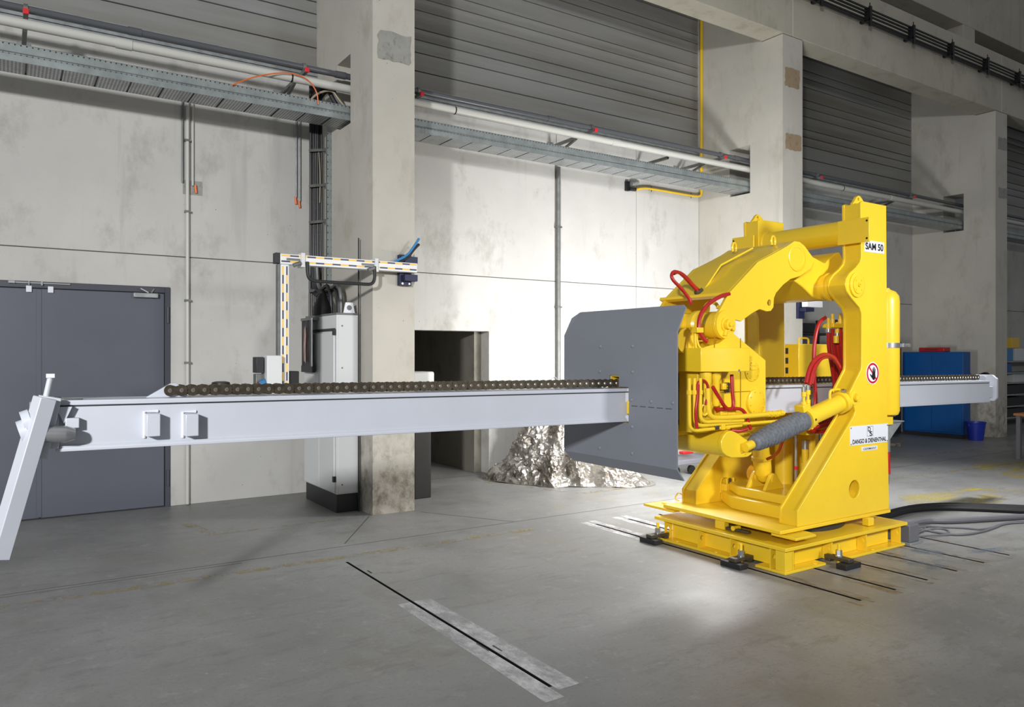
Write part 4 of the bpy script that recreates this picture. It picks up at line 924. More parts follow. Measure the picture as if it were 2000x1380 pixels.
for u in (1396, 1408): b = MB(); p = A(u, 832, Y=4.0); b.box(p.x - .02, p.x + .02, 3.97, 4.05, p.z - .025, p.z + .02); cg(b, 'pipe_clip', M_DSTEEL if u < 1400 else None, bevel=.003)
for u in (1500, 1508, 1516, 1524): b = MB(); p = A(u, 808 if u < 1520 else 806, Y=3.985); b.cyl(p - Vector((.012, 0, 0)), p + Vector((.012, 0, 0)), .027, n=8); cg(b, 'pipe_nut', bevel=0)
b = MB(); b.tube([A(1358, 640, Y=4.10), A(1357, 672, Y=4.08), A(1364, 690, Y=4.05)], .010, 8, 1).tube([A(1362, 640, Y=4.10), A(1361, 670, Y=4.08), A(1376, 690, Y=4.04)], .008, 8, 1); cg(b, 'hydraulic_pipe', bevel=0)
b = MB(); b.box(4.36, 4.43, 4.05, 4.12, 1.86, 1.90); cg(b, 'pipe_clip', bevel=.003)
# tail boom of the carriage behind the cheek
b = MB(); b.box(4.76, 5.18, 4.12, 4.82, .98, 1.06); cg(b, 'under_tray')
b = MB(); b.obox((4.98, 4.47, 1.04), (5.70, 4.47, 1.0), .30, .12); cg(b, 'tail_beam', bevel=.01)
# counter drum
dc = A(1424, 866, Y=3.97)
b = MB(); b.lathe((dc.x, 3.985, dc.z), (0, 1, 0), [(0, .102), (.70, .102), (.72, .06)], 40); cg(b, 'drum', bevel=0)
dp = XZ([(1404.5, 873), (1404, 861), (1408, 851), (1415, 843), (1424, 840), (1435, 844.5), (1450, 855.5), (1460, 861), (1466, 868), (1467, 876), (1463, 886), (1456, 891), (1446, 892.5), (1424, 893), (1414, 889), (1407, 882)], 3.97)
b = MB(); b.prism(dp, 'Y', 3.945, 3.985); dpl = cg(b, 'drum_end_plate', bevel=.006)
lp = A(1454, 877, Y=3.945); b = MB(); b.cyl((lp.x, 3.946, lp.z), (lp.x, 3.925, lp.z), .022, n=16); b.build('pin', M_YEL, dpl)
for k in range(5):
    a = k * 1.256; b = MB(); b.cyl((lp.x + .036 * math.cos(a), 3.946, lp.z + .036 * math.sin(a)), (lp.x + .036 * math.cos(a), 3.936, lp.z + .036 * math.sin(a)), .0075, n=6); b.build('bolt', M_YEL, dpl)
# tilt cylinder with bellows -----------------------------------------
TC = empty('tilt_cylinder', (5.5, 3.9, 1.1)); TC.parent = MAN; TC.matrix_parent_inverse = Matrix.Translation(-MAN.location)
def tcp(b, name, mt=None, bevel=0): return b.build(name, mt or M_YEL, TC, bevel=bevel)
t0, t1 = A(1458, 872, Y=3.915), A(1668, 773, Y=3.94)
ax = (t1 - t0).normalized(); LT = (t1 - t0).length
def tt(u): return (A(u, 800, Y=3.92).x - t0.x) / (t1.x - t0.x) * LT
a0, a1 = tt(1469), tt(1573)
b = MB(); b.lathe(t0, ax, [(-.02, .0), (-.02, .036), (a0, .036), (a0 + .02, .030)], 18); tcp(b, 'rod_end')
prof = [(a0 - .01, .036), (a0 - .005, .052), (a0 + .03, .062)]
n = 16
for k in range(n):
    h0 = a0 + .035 + (a1 - a0 - .05) * k / n; h1 = (a1 - a0 - .05) / n; rr = .066 + .016 * min(1, k / 5)
    prof += [(h0, rr - .013), (h0 + h1 * .35, rr + .004), (h0 + h1 * .6, rr + .004)]
prof += [(a1 - .01, .070), (a1, .06)]
b = MB(); b.lathe(t0, ax, prof, 32); tcp(b, 'bellows', M_BELL)
c0, c1 = tt(1574), tt(1652)
b = MB(); b.lathe(t0, ax, [(c0 - .02, .05), (c0 - .02, .094), (c0 + .04, .094), (c0 + .044, .074), (c1 - .09, .074), (c1 - .088, .094), (c1 - .02, .094), (c1 - .01, .072), (c1 + .04, .065), (LT, .055), (LT, 0)], 32); cyb = tcp(b, 'barrel')
for k in range(6):
    a = k * PI / 3; pp_ = t0 + ax * (c0 + .01) + Vector((0, -1, 0)) * .096 * math.cos(a) + ax.cross(Vector((0, -1, 0))) * .096 * math.sin(a)
    b = MB(); b.cyl(pp_ - (pp_ - (t0 + ax * (c0 + .01))).normalized() * .004, pp_ + (pp_ - (t0 + ax * (c0 + .01))).normalized() * .003, .010, n=8); b.build('bolt', M_DSTEEL if k % 3 == 0 else M_YEL, cyb)
upv = Vector((-ax.z, 0, ax.x))
pm = t0 + ax * (c0 + .02)
b = MB(); b.obox(pm + upv * .07 - ax * .03, pm + upv * .13 - ax * .03 - ax * .0, .09, .10, up=ax); tcp(b, 'port_block', bevel=.006)
for k in (-1, 1):
    q = pm + upv * .12 + ax * (.005 + .030 * k) + Vector((0, -.01, 0)); b = MB(); b.lathe(q, (0, 0, 1), [(0, .020), (.03, .020), (.032, .012), (.07, .012), (.072, .020), (.11, .020)], 12); tcp(b, 'hose_fitting')
    b = MB(); b.cyl(q + Vector((0, 0, .11)), q + Vector((0, 0, .15)), .018, n=12); tcp(b, 'ferrule', M_STEEL)
s0 = t0 + ax * (c1 - .20) + upv * .06; s1 = t0 + ax * (c1 - .04) + upv * .085
b = MB(); b.tube([s0, s0 + Vector((0, 0, .07)), s0 + Vector((.02, 0, .085)), s1 + Vector((0, 0, .03)), s1], .011, 8, 1); tcp(b, 'feed_pipe')
b = MB(); b.cyl(s1 + Vector((0, -.02, .015)), s1 + Vector((0, -.05, .015)), .018, n=10); tcp(b, 'bleed_screw', M_STEEL)

# heat shield -----------------------------------------------------------
SX = 3.90
HS = empty('heat_shield', (SX, YM, .8)); HS.parent = MAN; HS.matrix_parent_inverse = Matrix.Translation(-MAN.location)
HS['label'] = 'flat grey sheet-metal heat shield with folded top and bottom'
sy0, sy1 = A(1322, 700, X=SX).y, A(1102, 700, X=SX).y
zt, zb = A(1322, 647.5, X=SX).z, A(1320, 917, X=SX).z
slot = [(4.308, 1.180), (4.632, 1.180), (4.632, 1.450), (4.525, 1.450), (4.525, 1.535), (4.415, 1.535), (4.415, 1.450), (4.308, 1.450)]
b = MB(); b.prism([(sy0, zb), (sy1, zb), (sy1, zt), (sy0, zt)], 'X', SX, SX + .012, [slot]); b.build('main_sheet', M_SHLD, HS, smooth=False, bevel=0)
def slab(name, pts, tv, mt, parent):
    b = MB(); n = len(pts); vs = [b.bm.verts.new(Vector(p)) for p in pts] + [b.bm.verts.new(Vector(p) + Vector(tv)) for p in pts]
    b.bm.faces.new(vs[:n]); b.bm.faces.new(vs[n:][::-1])
    for i in range(n): b.bm.faces.new((vs[i], vs[(i + 1) % n], vs[n + (i + 1) % n], vs[n + i]))
    return b.build(name, mt, parent, smooth=False)
pt = A(1339, 598, Y=sy0); xt, ztt = pt.x, pt.z
slab('top_fold', [(SX, sy0, zt), (xt, sy0, ztt - .01), (xt + .005, sy0 + .03, ztt + .012), (xt + .004, sy1 - .10, ztt + .012), (xt - .03, sy1 - .03, ztt - .035), (SX, sy1, zt)], (.012, 0, .002), M_SHLD, HS)
pb = A(1335, 939, Y=sy0); xb, zbb = pb.x, pb.z
slab('bottom_fold', [(SX, sy0, zb), (xb, sy0, zbb), (xb, sy1 - .04, zbb), (SX, sy1, zb)], (.012, 0, .002), M_SHLD, HS)
for u, v in ((262, 350), (490, 347), (260, 527), (490, 530), (483, 728), (622, 740), (777, 750), (487, 920), (257, 1070), (487, 1108)):
    p = A(1100 + u * .2752, 580 + v * .2752, X=SX); b = MB(); b.lathe((SX, p.y, p.z), (-1, 0, 0), [(0, .016), (.004, .014), (.008, .006), (.008, 0)], 10); b.build('rivet', M_SHLD, HS)
zs = A(1270, 795, X=SX).z
for k in range(5):
    y = 3.86 + k * .088; b = MB(); b.box(SX - .0015, SX, y, y + .06, zs - .003, zs + .003); b.build('weld_stitch', M_DOORF, HS)

# lift cylinder, pedestal and ancillaries between the frames ---------------
b = MB(); b.prism([(5.42, 4.045), (6.35, 4.045), (6.35, 4.915), (5.62, 4.915), (5.42, 4.62)], 'Z', .311, .42); part(b, 'pedestal_base', bevel=.01)
b = MB(); b.prism([(5.50, 4.10), (6.2, 4.10), (6.2, 4.86), (5.66, 4.86), (5.50, 4.62)], 'Z', .42, .50); part(b, 'pedestal_step', bevel=.01)
for y in (4.36, 4.54):
    b = MB(); b.prism([(5.54, .50), (5.80, .50), (5.78, .53), (5.70, .63), (5.66, .645), (5.62, .63)], 'Y', y, y + .03); cl_ = part(b, 'clevis_cheek', bevel=.004)
    b = MB(); b.cyl((5.66, y - .008, .59), (5.66, y + .038, .59), .032, n=16); b.build('clevis_pin', M_YEL, cl_)
b = MB(); b.lathe((5.66, 4.465, .56), (-.16, 0, 1), [(0, .03), (.02, .05), (.06, .06), (.08, .075), (.19, .078), (.20, .088), (.23, .088), (.24, .074), (.40, .074)], 28); part(b, 'lift_cylinder', bevel=0)
b = MB(); b.lathe((6.05, 4.55, .50), (0, 0, 1), [(0, .08), (.50, .08), (.52, .05)], 24); part(b, 'pressure_filter', bevel=0)
b = MB(); b.lathe((6.02, 4.30, .50), (0, 0, 1), [(0, .038), (.22, .038), (.22, .028), (.26, .028), (.34, .030)], 16); part(b, 'valve_post', bevel=0)
b = MB(); b.lathe((6.02, 4.30, .84), (0, 0, 1), [(0, .030), (.07, .030), (.07, .036), (.08, .036)], 16); part(b, 'valve_neck', M_STEEL, bevel=0)
b = MB(); b.lathe((6.18, 4.35, .50), (0, 0, 1), [(0, .04), (.55, .04), (.56, .02)], 16); part(b, 'valve_post', bevel=0)
for x, y in ((5.93, 4.33), (6.26, 4.40)):
    b = MB(); b.cyl((x, y, .50), (x, y, .98), .014, n=10); part(b, 'guide_rod', M_STEEL, bevel=0)
b = MB(); b.cyl((5.93, 4.33, .66), (5.93, 4.33, .69), .020, n=10); part(b, 'rod_collar', M_CAPR, bevel=0)
b = MB(); b.tube([(6.27, 4.33, .98), (6.31, 4.33, .97), (6.32, 4.33, .93), (6.32, 4.33, .82), (6.30, 4.33, .79), (6.25, 4.33, .79)], .008, 8, 1); part(b, 'return_pipe', bevel=0)
b = MB(); b.box(5.90, 6.3, 4.2, 4.8, .98, 1.03); part(b, 'cylinder_head')
b = MB(); b.box(5.95, 6.02, 4.12, 4.2, .50, .56).cyl((5.99, 4.16, .56), (5.99, 4.16, .60), .018, n=10); part(b, 'drain_valve', M_DSTEEL, bevel=.004)
# lube block beside the far leg
b = MB(); b.box(5.62, 5.78, 4.86, 4.925, .33, .48); lb_ = part(b, 'lube_block', bevel=.004)
for k in range(3):
    b = MB(); b.cyl((5.65 + .045 * k, 4.88, .48), (5.65 + .045 * k, 4.88, .53), .012, n=8); b.build('nipple', M_DSTEEL if k % 2 else M_YEL, lb_)
b = MB(); b.tube([A(1407, 962, Y=4.91), A(1408, 938, Y=4.91), A(1412, 932, Y=4.91), A(1421, 932, Y=4.91), A(1425, 940, Y=4.91), A(1425, 955, Y=4.91)], .006, 6, 1); part(b, 'grease_line', bevel=0)
b = MB(); b.tube([(5.33, 5.12, .36), (5.27, 5.13, .40), (5.24, 5.14, .36), (5.24, 5.14, .33), (5.28, 5.13, .32)], .006, 6, 1); part(b, 'cable_loop', bevel=0)
# rear equipment -----------------------------------------------------------
b = MB(); b.box(6.66, 7.25, 4.83, 5.0, 1.44, 1.80); rb = part(b, 'rear_control_box', M_YEL, bevel=.006)
b = MB(); b.tube([(6.70, 4.86, 1.80), (6.70, 4.86, 1.845), (6.72, 4.86, 1.86), (6.84, 4.86, 1.86), (6.86, 4.86, 1.845), (6.86, 4.86, 1.80)], .010, 8, 1); b.build('handle', M_YEL, rb)
b = MB()
for z in (1.50, 1.60, 1.70): b.box(6.655, 6.66, 4.955, 4.985, z, z + .06)
b.build('hinge', M_DARK, rb)
b = MB(); b.box(6.58, 6.66, 4.60, 5.08, .311, 1.44); part(b, 'rear_post')
b = MB(); b.box(6.30, 6.50, 4.20, 4.32, 1.94, 1.98); mf = part(b, 'hose_manifold', bevel=.006)
ps = [(1618, 642), (1626, 634), (1635, 650), (1641, 633), (1647, 640)]
HOSE = MB
for k, (u, v) in enumerate(ps):
    p = A(u, v, Y=4.24); b = MB(); b.cyl(p + Vector((0, 0, .05)), p, .019, n=10).cyl(p + Vector((0, 0, .012)), p + Vector((0, 0, .10)), .013, n=8); b.build('hose_fitting', M_YEL, mf)
    b = MB(); b.cyl(p, p - Vector((0, 0, .03)), .021, n=10); b.build('ferrule', M_STEEL, mf)
b = MB(); p = A(1633, 662, Y=4.2); b.cyl(p + Vector((0, 0, .03)), p - Vector((0, 0, .035)), .024, n=12); b.build('hose_sleeve', M_YEL, mf)
# gas accumulator
ac = (6.775, 3.985)
b = MB(); b.lathe((ac[0], ac[1], 1.13), (0, 0, 1), [(0, .0), (0, .08), (.015, .105), (.05, .118), (1.05, .118), (1.10, .112), (1.14, .085), (1.16, .04), (1.175, .03), (1.175, 0)], 32); acc = part(b, 'accumulator', bevel=0)
b = MB(); b.lathe((ac[0], ac[1], 1.755), (0, 0, 1), [(0, .119), (0, .124), (.045, .124), (.045, .119)], 32); b.build('clamp_band', M_STEEL, acc)
b = MB(); b.box(ac[0] + .09, ac[0] + .20, ac[1] - .12, ac[1] - .07, 1.765, 1.795).cyl((ac[0] + .165, ac[1] - .14, 1.78), (ac[0] + .165, ac[1] - .05, 1.78), .016, n=8); b.build('clamp_bolt', M_STEEL, acc)
b = MB(); b.box(6.575, 6.70, 3.87, 4.1, 1.06, 1.13).box(6.575, 6.62, 3.87, 3.93, .90, 1.06); part(b, 'accumulator_shelf', bevel=.004)
b = MB(); b.box(6.575, 6.90, 3.88, 4.10, 1.075, 1.085).prism([(6.62, 1.075), (6.90, 1.075), (6.62, .86)], 'Y', 3.90, 3.906).box(6.62, 6.70, 3.90, 3.91, .72, .86); part(b, 'angle_bracket', M_GALV, bevel=.002)
b = MB(); b.cyl((6.66, 3.90, .88), (6.80, 3.87, .865), .014, n=10).box(6.74, 6.80, 3.86, 3.89, .86, .885); part(b, 'stopcock', M_DSTEEL, bevel=0)
b = MB(); b.cyl((6.615, 3.87, .82), (6.625, 3.87, .62), .016, n=10); part(b, 'drain_hose', M_RED, bevel=0)
b = MB(); b.tube([(6.615, 3.87, .93), (6.615, 3.87, .82)], .02, 8); part(b, 'drain_fitting', M_STEEL, bevel=0)
b = MB(); b.tube([(6.625, 3.87, .62), (6.625, 3.87, .60), (6.63, 3.88, .52), (6.60, 3.89, .49)], .010, 8, 1); part(b, 'drain_fitting', M_STEEL, bevel=0)
# red hoses ------------------------------------------------------------------
def hose(pts, Y, rr=.017, sm=3, mt=None):
    pp_ = []
    for i, p in enumerate(pts):
        y = Y if not isinstance(Y, (list, tuple)) else Y[0] + (Y[1] - Y[0]) * i / (len(pts) - 1)
        pp_.append(A(p[0], p[1], Y=y))
    b = MB(); b.tube(pp_, rr, 10, sm); part(b, 'red_hose' if mt is None else 'hose', mt or M_RED, bevel=0)
hose([(1350, 594), (1348, 585), (1330, 562), (1313, 546), (1311, 535), (1317, 529), (1330, 533), (1350, 555), (1362, 568)], (4.35, 4.45), .014)
hose([(1316, 534), (1325, 530), (1340, 540), (1355, 558), (1368, 569)], (4.42, 4.47), .014)
hose([(1424, 574), (1412, 576), (1395, 585), (1378, 598), (1366, 618), (1364, 640), (1372, 660), (1381, 667)], (4.12, 4.05), .016)
hose([(1429, 731), (1430, 765), (1433, 790), (1429, 800), (1418, 798), (1405, 777), (1392, 755)], (4.03, 3.98), .014)
hose([(1398, 799), (1425, 798), (1446, 797), (1456, 806), (1460, 820), (1466, 838)], (4.02, 4.0), .014)
hose([(1362, 752), (1366, 742), (1376, 742), (1383, 752), (1382, 775), (1378, 790)], (3.97, 3.97), .010)
hose([(1363, 750), (1362, 780), (1358, 805), (1361, 836)], (3.955, 3.96), .012)
hose([(1460, 837), (1445, 842), (1428, 840)], (3.95, 4.0), .013)
hose([(1528, 862), (1522, 880), (1512, 890), (1499, 896)], (4.05, 4.35), .014)
pa = [(1574, 748), (1580, 720), (1592, 700), (1610, 690), (1628, 697), (1640, 716), (1650, 745)]
for k, (dx, dy, y) in enumerate(((0, 0, 3.93), (7, 4, 3.95), (11, 2, 4.0))):
    hose([(u + dx * (1 - i / 7), v + dy) for i, (u, v) in enumerate(pa)] , (y, y + .15), .017)
hose([(1612, 620), (1601, 627), (1593, 650), (1589, 690), (1590, 740), (1593, 780), (1590, 800)], (4.22, 4.22), .017)
for k, (u, v) in enumerate(ps):
    hose([(u, v + 8), (u + 1, v + 40), (u + 8, 720), (u + 14 - 3 * k, 760), (u - 6, 800), (1600 + 4 * k, 826)], (4.24, 4.30), .019)
hose([(1652, 800), (1630, 826), (1600, 833), (1575, 838), (1562, 830)], (4.1, 4.2), .018)
hose([(1650, 812), (1625, 838), (1598, 845), (1572, 836), (1556, 826)], (4.12, 4.2), .018)
hose([(1640, 790), (1620, 815), (1590, 818)], (4.15, 4.2), .018)
# plates and lettering ---------------------------------------------------------
def text_mesh(s, bold=.0):
    cu = bpy.data.curves.new('t', 'FONT'); cu.body = s; cu.size = 1; cu.extrude = .0; cu.offset = bold; cu.resolution_u = 6
    o = bpy.data.objects.new('t', cu); COL.objects.link(o); dg = bpy.context.evaluated_depsgraph_get(); dg.update()
    me = bpy.data.meshes.new_from_object(o.evaluated_get(dg)); bpy.data.objects.remove(o, do_unlink=True); bpy.data.curves.remove(cu)
    return me
def text_on(s, x0, x1, z0, z1, y, mt, parent, name='lettering', bold=.012):
    me = text_mesh(s, bold); vs = me.vertices
    mnx, mxx = min(v.co.x for v in vs), max(v.co.x for v in vs); mny, mxy = min(v.co.y for v in vs), max(v.co.y for v in vs)
    for v in vs:
        a, c = (v.co.x - mnx) / (mxx - mnx), (v.co.y - mny) / (mxy - mny)
        v.co = (x0 + (x1 - x0) * a, y, z0 + (z1 - z0) * c)
    me.materials.clear(); return put(name, me, mt, parent)
def quadplate(c, y, th, name, bev=.002):
    p = [A(u, v, Y=y) for u, v in c]; x0 = (p[0].x + p[3].x) / 2; x1 = (p[1].x + p[2].x) / 2; z1 = (p[0].z + p[1].z) / 2; z0 = (p[2].z + p[3].z) / 2
    b = MB(); b.box(x0, x1, y, y + th, z0, z1); return part(b, name, M_SIGN, bevel=bev), x0, x1, z0, z1
YP = YN0 - .004
o, x0, x1, z0, z1 = quadplate([(1688.5, 467), (1727.5, 474), (1727, 496), (1688.5, 491)], YP, .0038, 'type_plate'); o['label'] = 'white plate reading SAM 50'
w, h = x1 - x0, z1 - z0
text_on('SAM 50', x0 + w * .05, x1 - w * .06, z0 + h * .20, z0 + h * .80, YP - .0008, M_INK, o, bold=.03)
o, x0, x1, z0, z1 = quadplate([(1660, 832), (1734.5, 827), (1734.5, 863), (1661, 870)], YP, .0038, 'maker_plate'); o['label'] = 'white maker plate reading DANGO & DIENENTHAL'
w, h = x1 - x0, z1 - z0
text_on('DANGO & DIENENTHAL', x0 + w * .06, x1 - w * .05, z0 + h * .07, z0 + h * .31, YP - .0008, M_INK, o, bold=.03)
text_on('D', x0 + w * .455, x0 + w * .525, z0 + h * .66, z0 + h * .90, YP - .0008, M_INK, o, 'logo', .02)
text_on('&', x0 + w * .49, x0 + w * .54, z0 + h * .58, z0 + h * .72, YP - .0012, M_INK, o, 'logo', .0)
text_on('S', x0 + w * .50, x0 + w * .575, z0 + h * .42, z0 + h * .66, YP - .0008, M_INK, o, 'logo', .02)
b = MB(); X0, X1, Z0, Z1 = x0 + w * .435, x0 + w * .595, z0 + h * .40, z0 + h * .93; e = w * .006
b.box(X0, X1, YP - .0006, YP, Z0, Z0 + e).box(X0, X1, YP - .0006, YP, Z1 - e, Z1).box(X0, X0 + e, YP - .0006, YP, Z0, Z1).box(X1 - e, X1, YP - .0006, YP, Z0, Z1); b.build('logo_border', M_GALVD, o)
for x, z in ((x0 + .012, z1 - .015), (x1 - .012, z1 - .015), (x0 + .012, z0 + .012), (x1 - .012, z0 + .012)):
    b = MB(); b.cyl((x, YP - .003, z), (x, YP, z), .006, n=8); b.build('rivet', M_GALVD, o)
o, x0, x1, z0, z1 = quadplate([(1683, 873.5), (1714, 868.5), (1714, 877.5), (1683, 881)], YP, .0038, 'country_plate'); o['label'] = 'small white plate reading GERMANY'
w, h = x1 - x0, z1 - z0
text_on('GERMANY', x0 + w * .1, x1 - w * .07, z0 + h * .22, z0 + h * .74, YP - .0008, M_INK, o, bold=.01)
# no-touch sign
c = A(1704.5, 728.5, Y=YP); RS = .098
b = MB(); b.cyl((c.x, YP + .003, c.z), (c.x, YP, c.z), RS, n=40); sg_ = part(b, 'warning_sign', M_SIGN, bevel=0, label='round red and white do-not-touch sign with black hand')
def flat(name, polys, mt, dy):
    b = MB()
    for p in polys: b.prism([(c.x + x * RS, c.z + z * RS) for x, z in p], 'Y', YP - dy, YP - dy + .0003)
    b.build(name, mt, sg_, smooth=False)
b = MB(); b.prism(circ(c.x, c.z, RS * .92, 40), 'Y', YP - .0009, YP - .0002, [circ(c.x, c.z, RS * .74, 40)]); b.build('red_ring', M_SRED, sg_, smooth=False)
dgl = [(-.60, .48), (-.48, .60), (.60, -.48), (.48, -.60)]; flat('red_bar', [dgl], M_SRED, .0010)
hand = [[(-.02, .05), (.30, .05), (.40, -.15), (.38, -.38), (.26, -.60), (.02, -.60), (-.12, -.42), (-.16, -.2)],
        [(-.02, .0), (-.06, .42), (.02, .44), (.07, .02)], [(.08, .0), (.08, .56), (.16, .57), (.17, .0)], [(.18, .0), (.22, .54), (.30, .52), (.27, .0)], [(.27, .0), (.36, .40), (.43, .37), (.36, -.08)],
        [(-.14, -.22), (-.40, -.04), (-.44, -.12), (-.14, -.46)]]
flat('hand', hand, M_INK, .0016)

# ------------------------------------------------------------------ hold-down clamps in the floor slots
def clamp(x, y, ang, lb, sx=1):
    r = empty('hold_down_clamp', (x, y, 0), lb, 'clamp', 'steel clamps holding the base down')
    r.rotation_euler = (0, 0, ang)
    def loc(b, nm, mt, bev=.003):
        me_b = b; o = me_b.build(nm, mt, r, bevel=bev); o.matrix_parent_inverse = Matrix.Identity(4); return o
    b = MB(); b.box(-.17, .05, -.035, .035, .045, .075); loc(b, 'strap', M_DSTEEL)
    b = MB(); b.box(.0, .05, -.03, .03, .023, .045); loc(b, 'toe', M_DSTEEL)
    b = MB(); b.box(-.19, -.10, -.10, .10, .001, .044); loc(b, 'support_bar', M_BLKP)
    b = MB(); b.cyl((-.06, 0, .075), (-.06, 0, .085), .030, n=18); loc(b, 'washer', M_STEEL, 0)
    b = MB(); b.cyl((-.06, 0, .085), (-.06, 0, .125), .025, n=6); loc(b, 'nut', M_STEEL, 0)
    b = MB(); b.cyl((-.06, 0, -.03), (-.06, 0, .175), .013, n=12); loc(b, 'stud', M_YEL, 0)
    return r
clamp(4.985, 4.11, 0, 'steel clamp on the front left edge of the yellow base')
clamp(4.985, 5.05, 0, 'steel clamp at the far left corner of the yellow base')
clamp(5.58, 3.735, PI / 2, 'steel clamp on the right near edge of the yellow base')
# box and cables right of the base
r = empty('terminal_box', (6.8, 3.85, 0), 'grey terminal box on the floor behind the right base corner', 'box')
b = MB(); b.box(6.70, 6.86, 3.72, 4.0, .02, .17); b.build('housing', M_CABLG, r, bevel=.006)
b = MB(); b.box(6.68, 6.88, 3.70, 4.02, .0, .02); b.build('foot_plate', M_GALV, r, bevel=.002)
def fcable(name, pts, rr, mt, lb, cat='cable', grp='cables on the floor'):
    b = MB(); b.tube([(p[0], p[1], rr + .002 + (p[2] if len(p) > 2 else 0)) for p in pts], rr, 8, 3); b.build(name, mt, None, label=lb, cat=cat, group=grp)
def fl_(u, v): p = A(u, v, Z=.02); return (p.x, p.y)
fcable('supply_hose', [(6.62, 4.3, .1), (6.8, 4.38, .02), fl_(1760, 996), fl_(1800, 990), fl_(1850, 988), fl_(1920, 990), fl_(2000, 993), fl_(2080, 998)], .030, M_BLK, 'upper thick black hose curving right across the floor', 'hose')
fcable('supply_hose', [(6.62, 4.2, .08), (6.78, 4.28, .02), fl_(1762, 1000), fl_(1802, 995), fl_(1850, 992.5), fl_(1920, 995), fl_(2000, 999), fl_(2080, 1006)], .028, M_BLK, 'lower thick black hose curving right across the floor', 'hose')
fcable('floor_cable', [(6.86, 3.9, .06), fl_(1800, 1017), fl_(1850, 1019), fl_(1920, 1015), fl_(2000, 1010), fl_(2060, 1006)], .028, M_CABLG, 'thick grey cable running right from the terminal box')
fcable('floor_cable', [(6.86, 3.85, .05), fl_(1805, 1024), fl_(1840, 1027), fl_(1880, 1028), fl_(1925, 1033), fl_(1965, 1018), fl_(2000, 1016)], .010, M_CABLG, 'thin grey cable waving behind the others near the terminal box')
fcable('floor_cable', [(6.86, 3.82, .05), fl_(1800, 1030), fl_(1840, 1040), fl_(1880, 1043), fl_(1930, 1034), fl_(1950, 1022), fl_(2000, 1015)], .010, M_CABLG, 'thin grey cable forming the outermost loop on the floor')
fcable('floor_cable', [(6.86, 3.80, .04), fl_(1800, 1034), fl_(1830, 1028), fl_(1855, 1033), fl_(1850, 1040), fl_(1820, 1036), fl_(1803, 1030), fl_(1812, 1023)], .008, M_CABLG, 'thin grey cable coiled in a small loop by the terminal box')
fcable('floor_cable', [(6.86, 3.78, .03), fl_(1830, 1042), fl_(1900, 1040), fl_(1940, 1030), fl_(1960, 1020), fl_(2000, 1018)], .008, M_CABLG, 'thin grey cable nearest the camera beside the terminal box')

# ------------------------------------------------------------------ foil blanket draped over something by the wall
bm = bmesh.new(); NA, NT = 230, 84
cxy = Vector((6.46, 8.42))
def outer(a):
    d = Vector((math.cos(a), math.sin(a)))
    base = .82
    bulge = .42 * max(0, math.cos(a - math.radians(-66))) ** 5 + .30 * max(0, math.cos(a - math.radians(155))) ** 3 + .12 * math.sin(5 * a + 1) * .5
    r = base + bulge
    if d.y > 0: r = min(r, (9.17 - cxy.y) / max(d.y, 1e-3))
    return r
rows = []
for j in range(NT + 1):
    t = j / NT; row = []
    for i in range(NA):
        a = 2 * PI * i / NA; ro = outer(a); ri = .47 + .05 * math.sin(3 * a)
        d = Vector((math.cos(a), math.sin(a)))
        if t < .25: s_ = t / .25; rad = ri * s_; z = 1.18 + .06 * math.sin(4 * a) * s_ - .03 * s_
        elif t < .75: s_ = (t - .25) / .5; rad = ri + (.70 - ri) * s_ ** 1.2; z = 1.15 - (1.15 - .34) * s_
        else: s_ = (t - .75) / .25; rad = .70 + (ro - .70) * s_; z = .34 * (1 - s_) ** 1.5 + .004
        env = min(1, t * 3) * (1 if t < .9 else (1 - t) * 8 + .2)
        fold = .055 * math.sin(9 * a + 2.5 * math.sin(3 * a)) * (.3 + t)
        p = Vector((cxy.x + d.x * rad, cxy.y + d.y * rad, z))
        nz = mnoise.noise(p * 3.1) * .09 + (.5 - abs(mnoise.noise(p * 5.3 + Vector((5, 1, 2))))) * .14 + (.5 - abs(mnoise.noise(p * 11.7))) * .07 + (.5 - abs(mnoise.noise(p * 23))) * .03 - .11
        rad += (fold + nz) * env; z = max(.003, z + ((.4 - abs(mnoise.noise(p * 6 + Vector((9, 9, 9))))) * .09 + (.4 - abs(mnoise.noise(p * 15))) * .05) * env)
        if t > .97: z = .003 + .02 * max(0, mnoise.noise(p * 5))
        x, y = cxy.x + d.x * rad, min(cxy.y + d.y * rad, 9.20)
        row.append(bm.verts.new((x, y, z)))
    rows.append(row)
for j in range(NT):
    for i in range(NA):
        try: bm.faces.new((rows[j][i], rows[j + 1][i], rows[j + 1][(i + 1) % NA], rows[j][(i + 1) % NA]))
        except ValueError: pass
bmesh.ops.remove_doubles(bm, verts=rows[0], dist=.002)
FB = MB(); FB.bm.free(); FB.bm = bm
fo = FB.build('foil_blanket', M_FOIL, None, smooth=False, label='crumpled silver foil blanket heaped on the floor behind the beam', cat='blanket')
b = MB(); c = A(1083, 744, Y=8.4); b.tube([c + Vector((.05 * math.cos(t), 0, .05 * math.sin(t))) for t in [2 * PI * k / 16 for k in range(16)]], .012, 8, closed=True).cyl(c - Vector((0, 0, .05)), c - Vector((0, 0, .4)), .012, n=8); b.build('lifting_eye', M_STEEL, None, label='small steel lifting eye peeking above the chain near the shield', cat='ring')

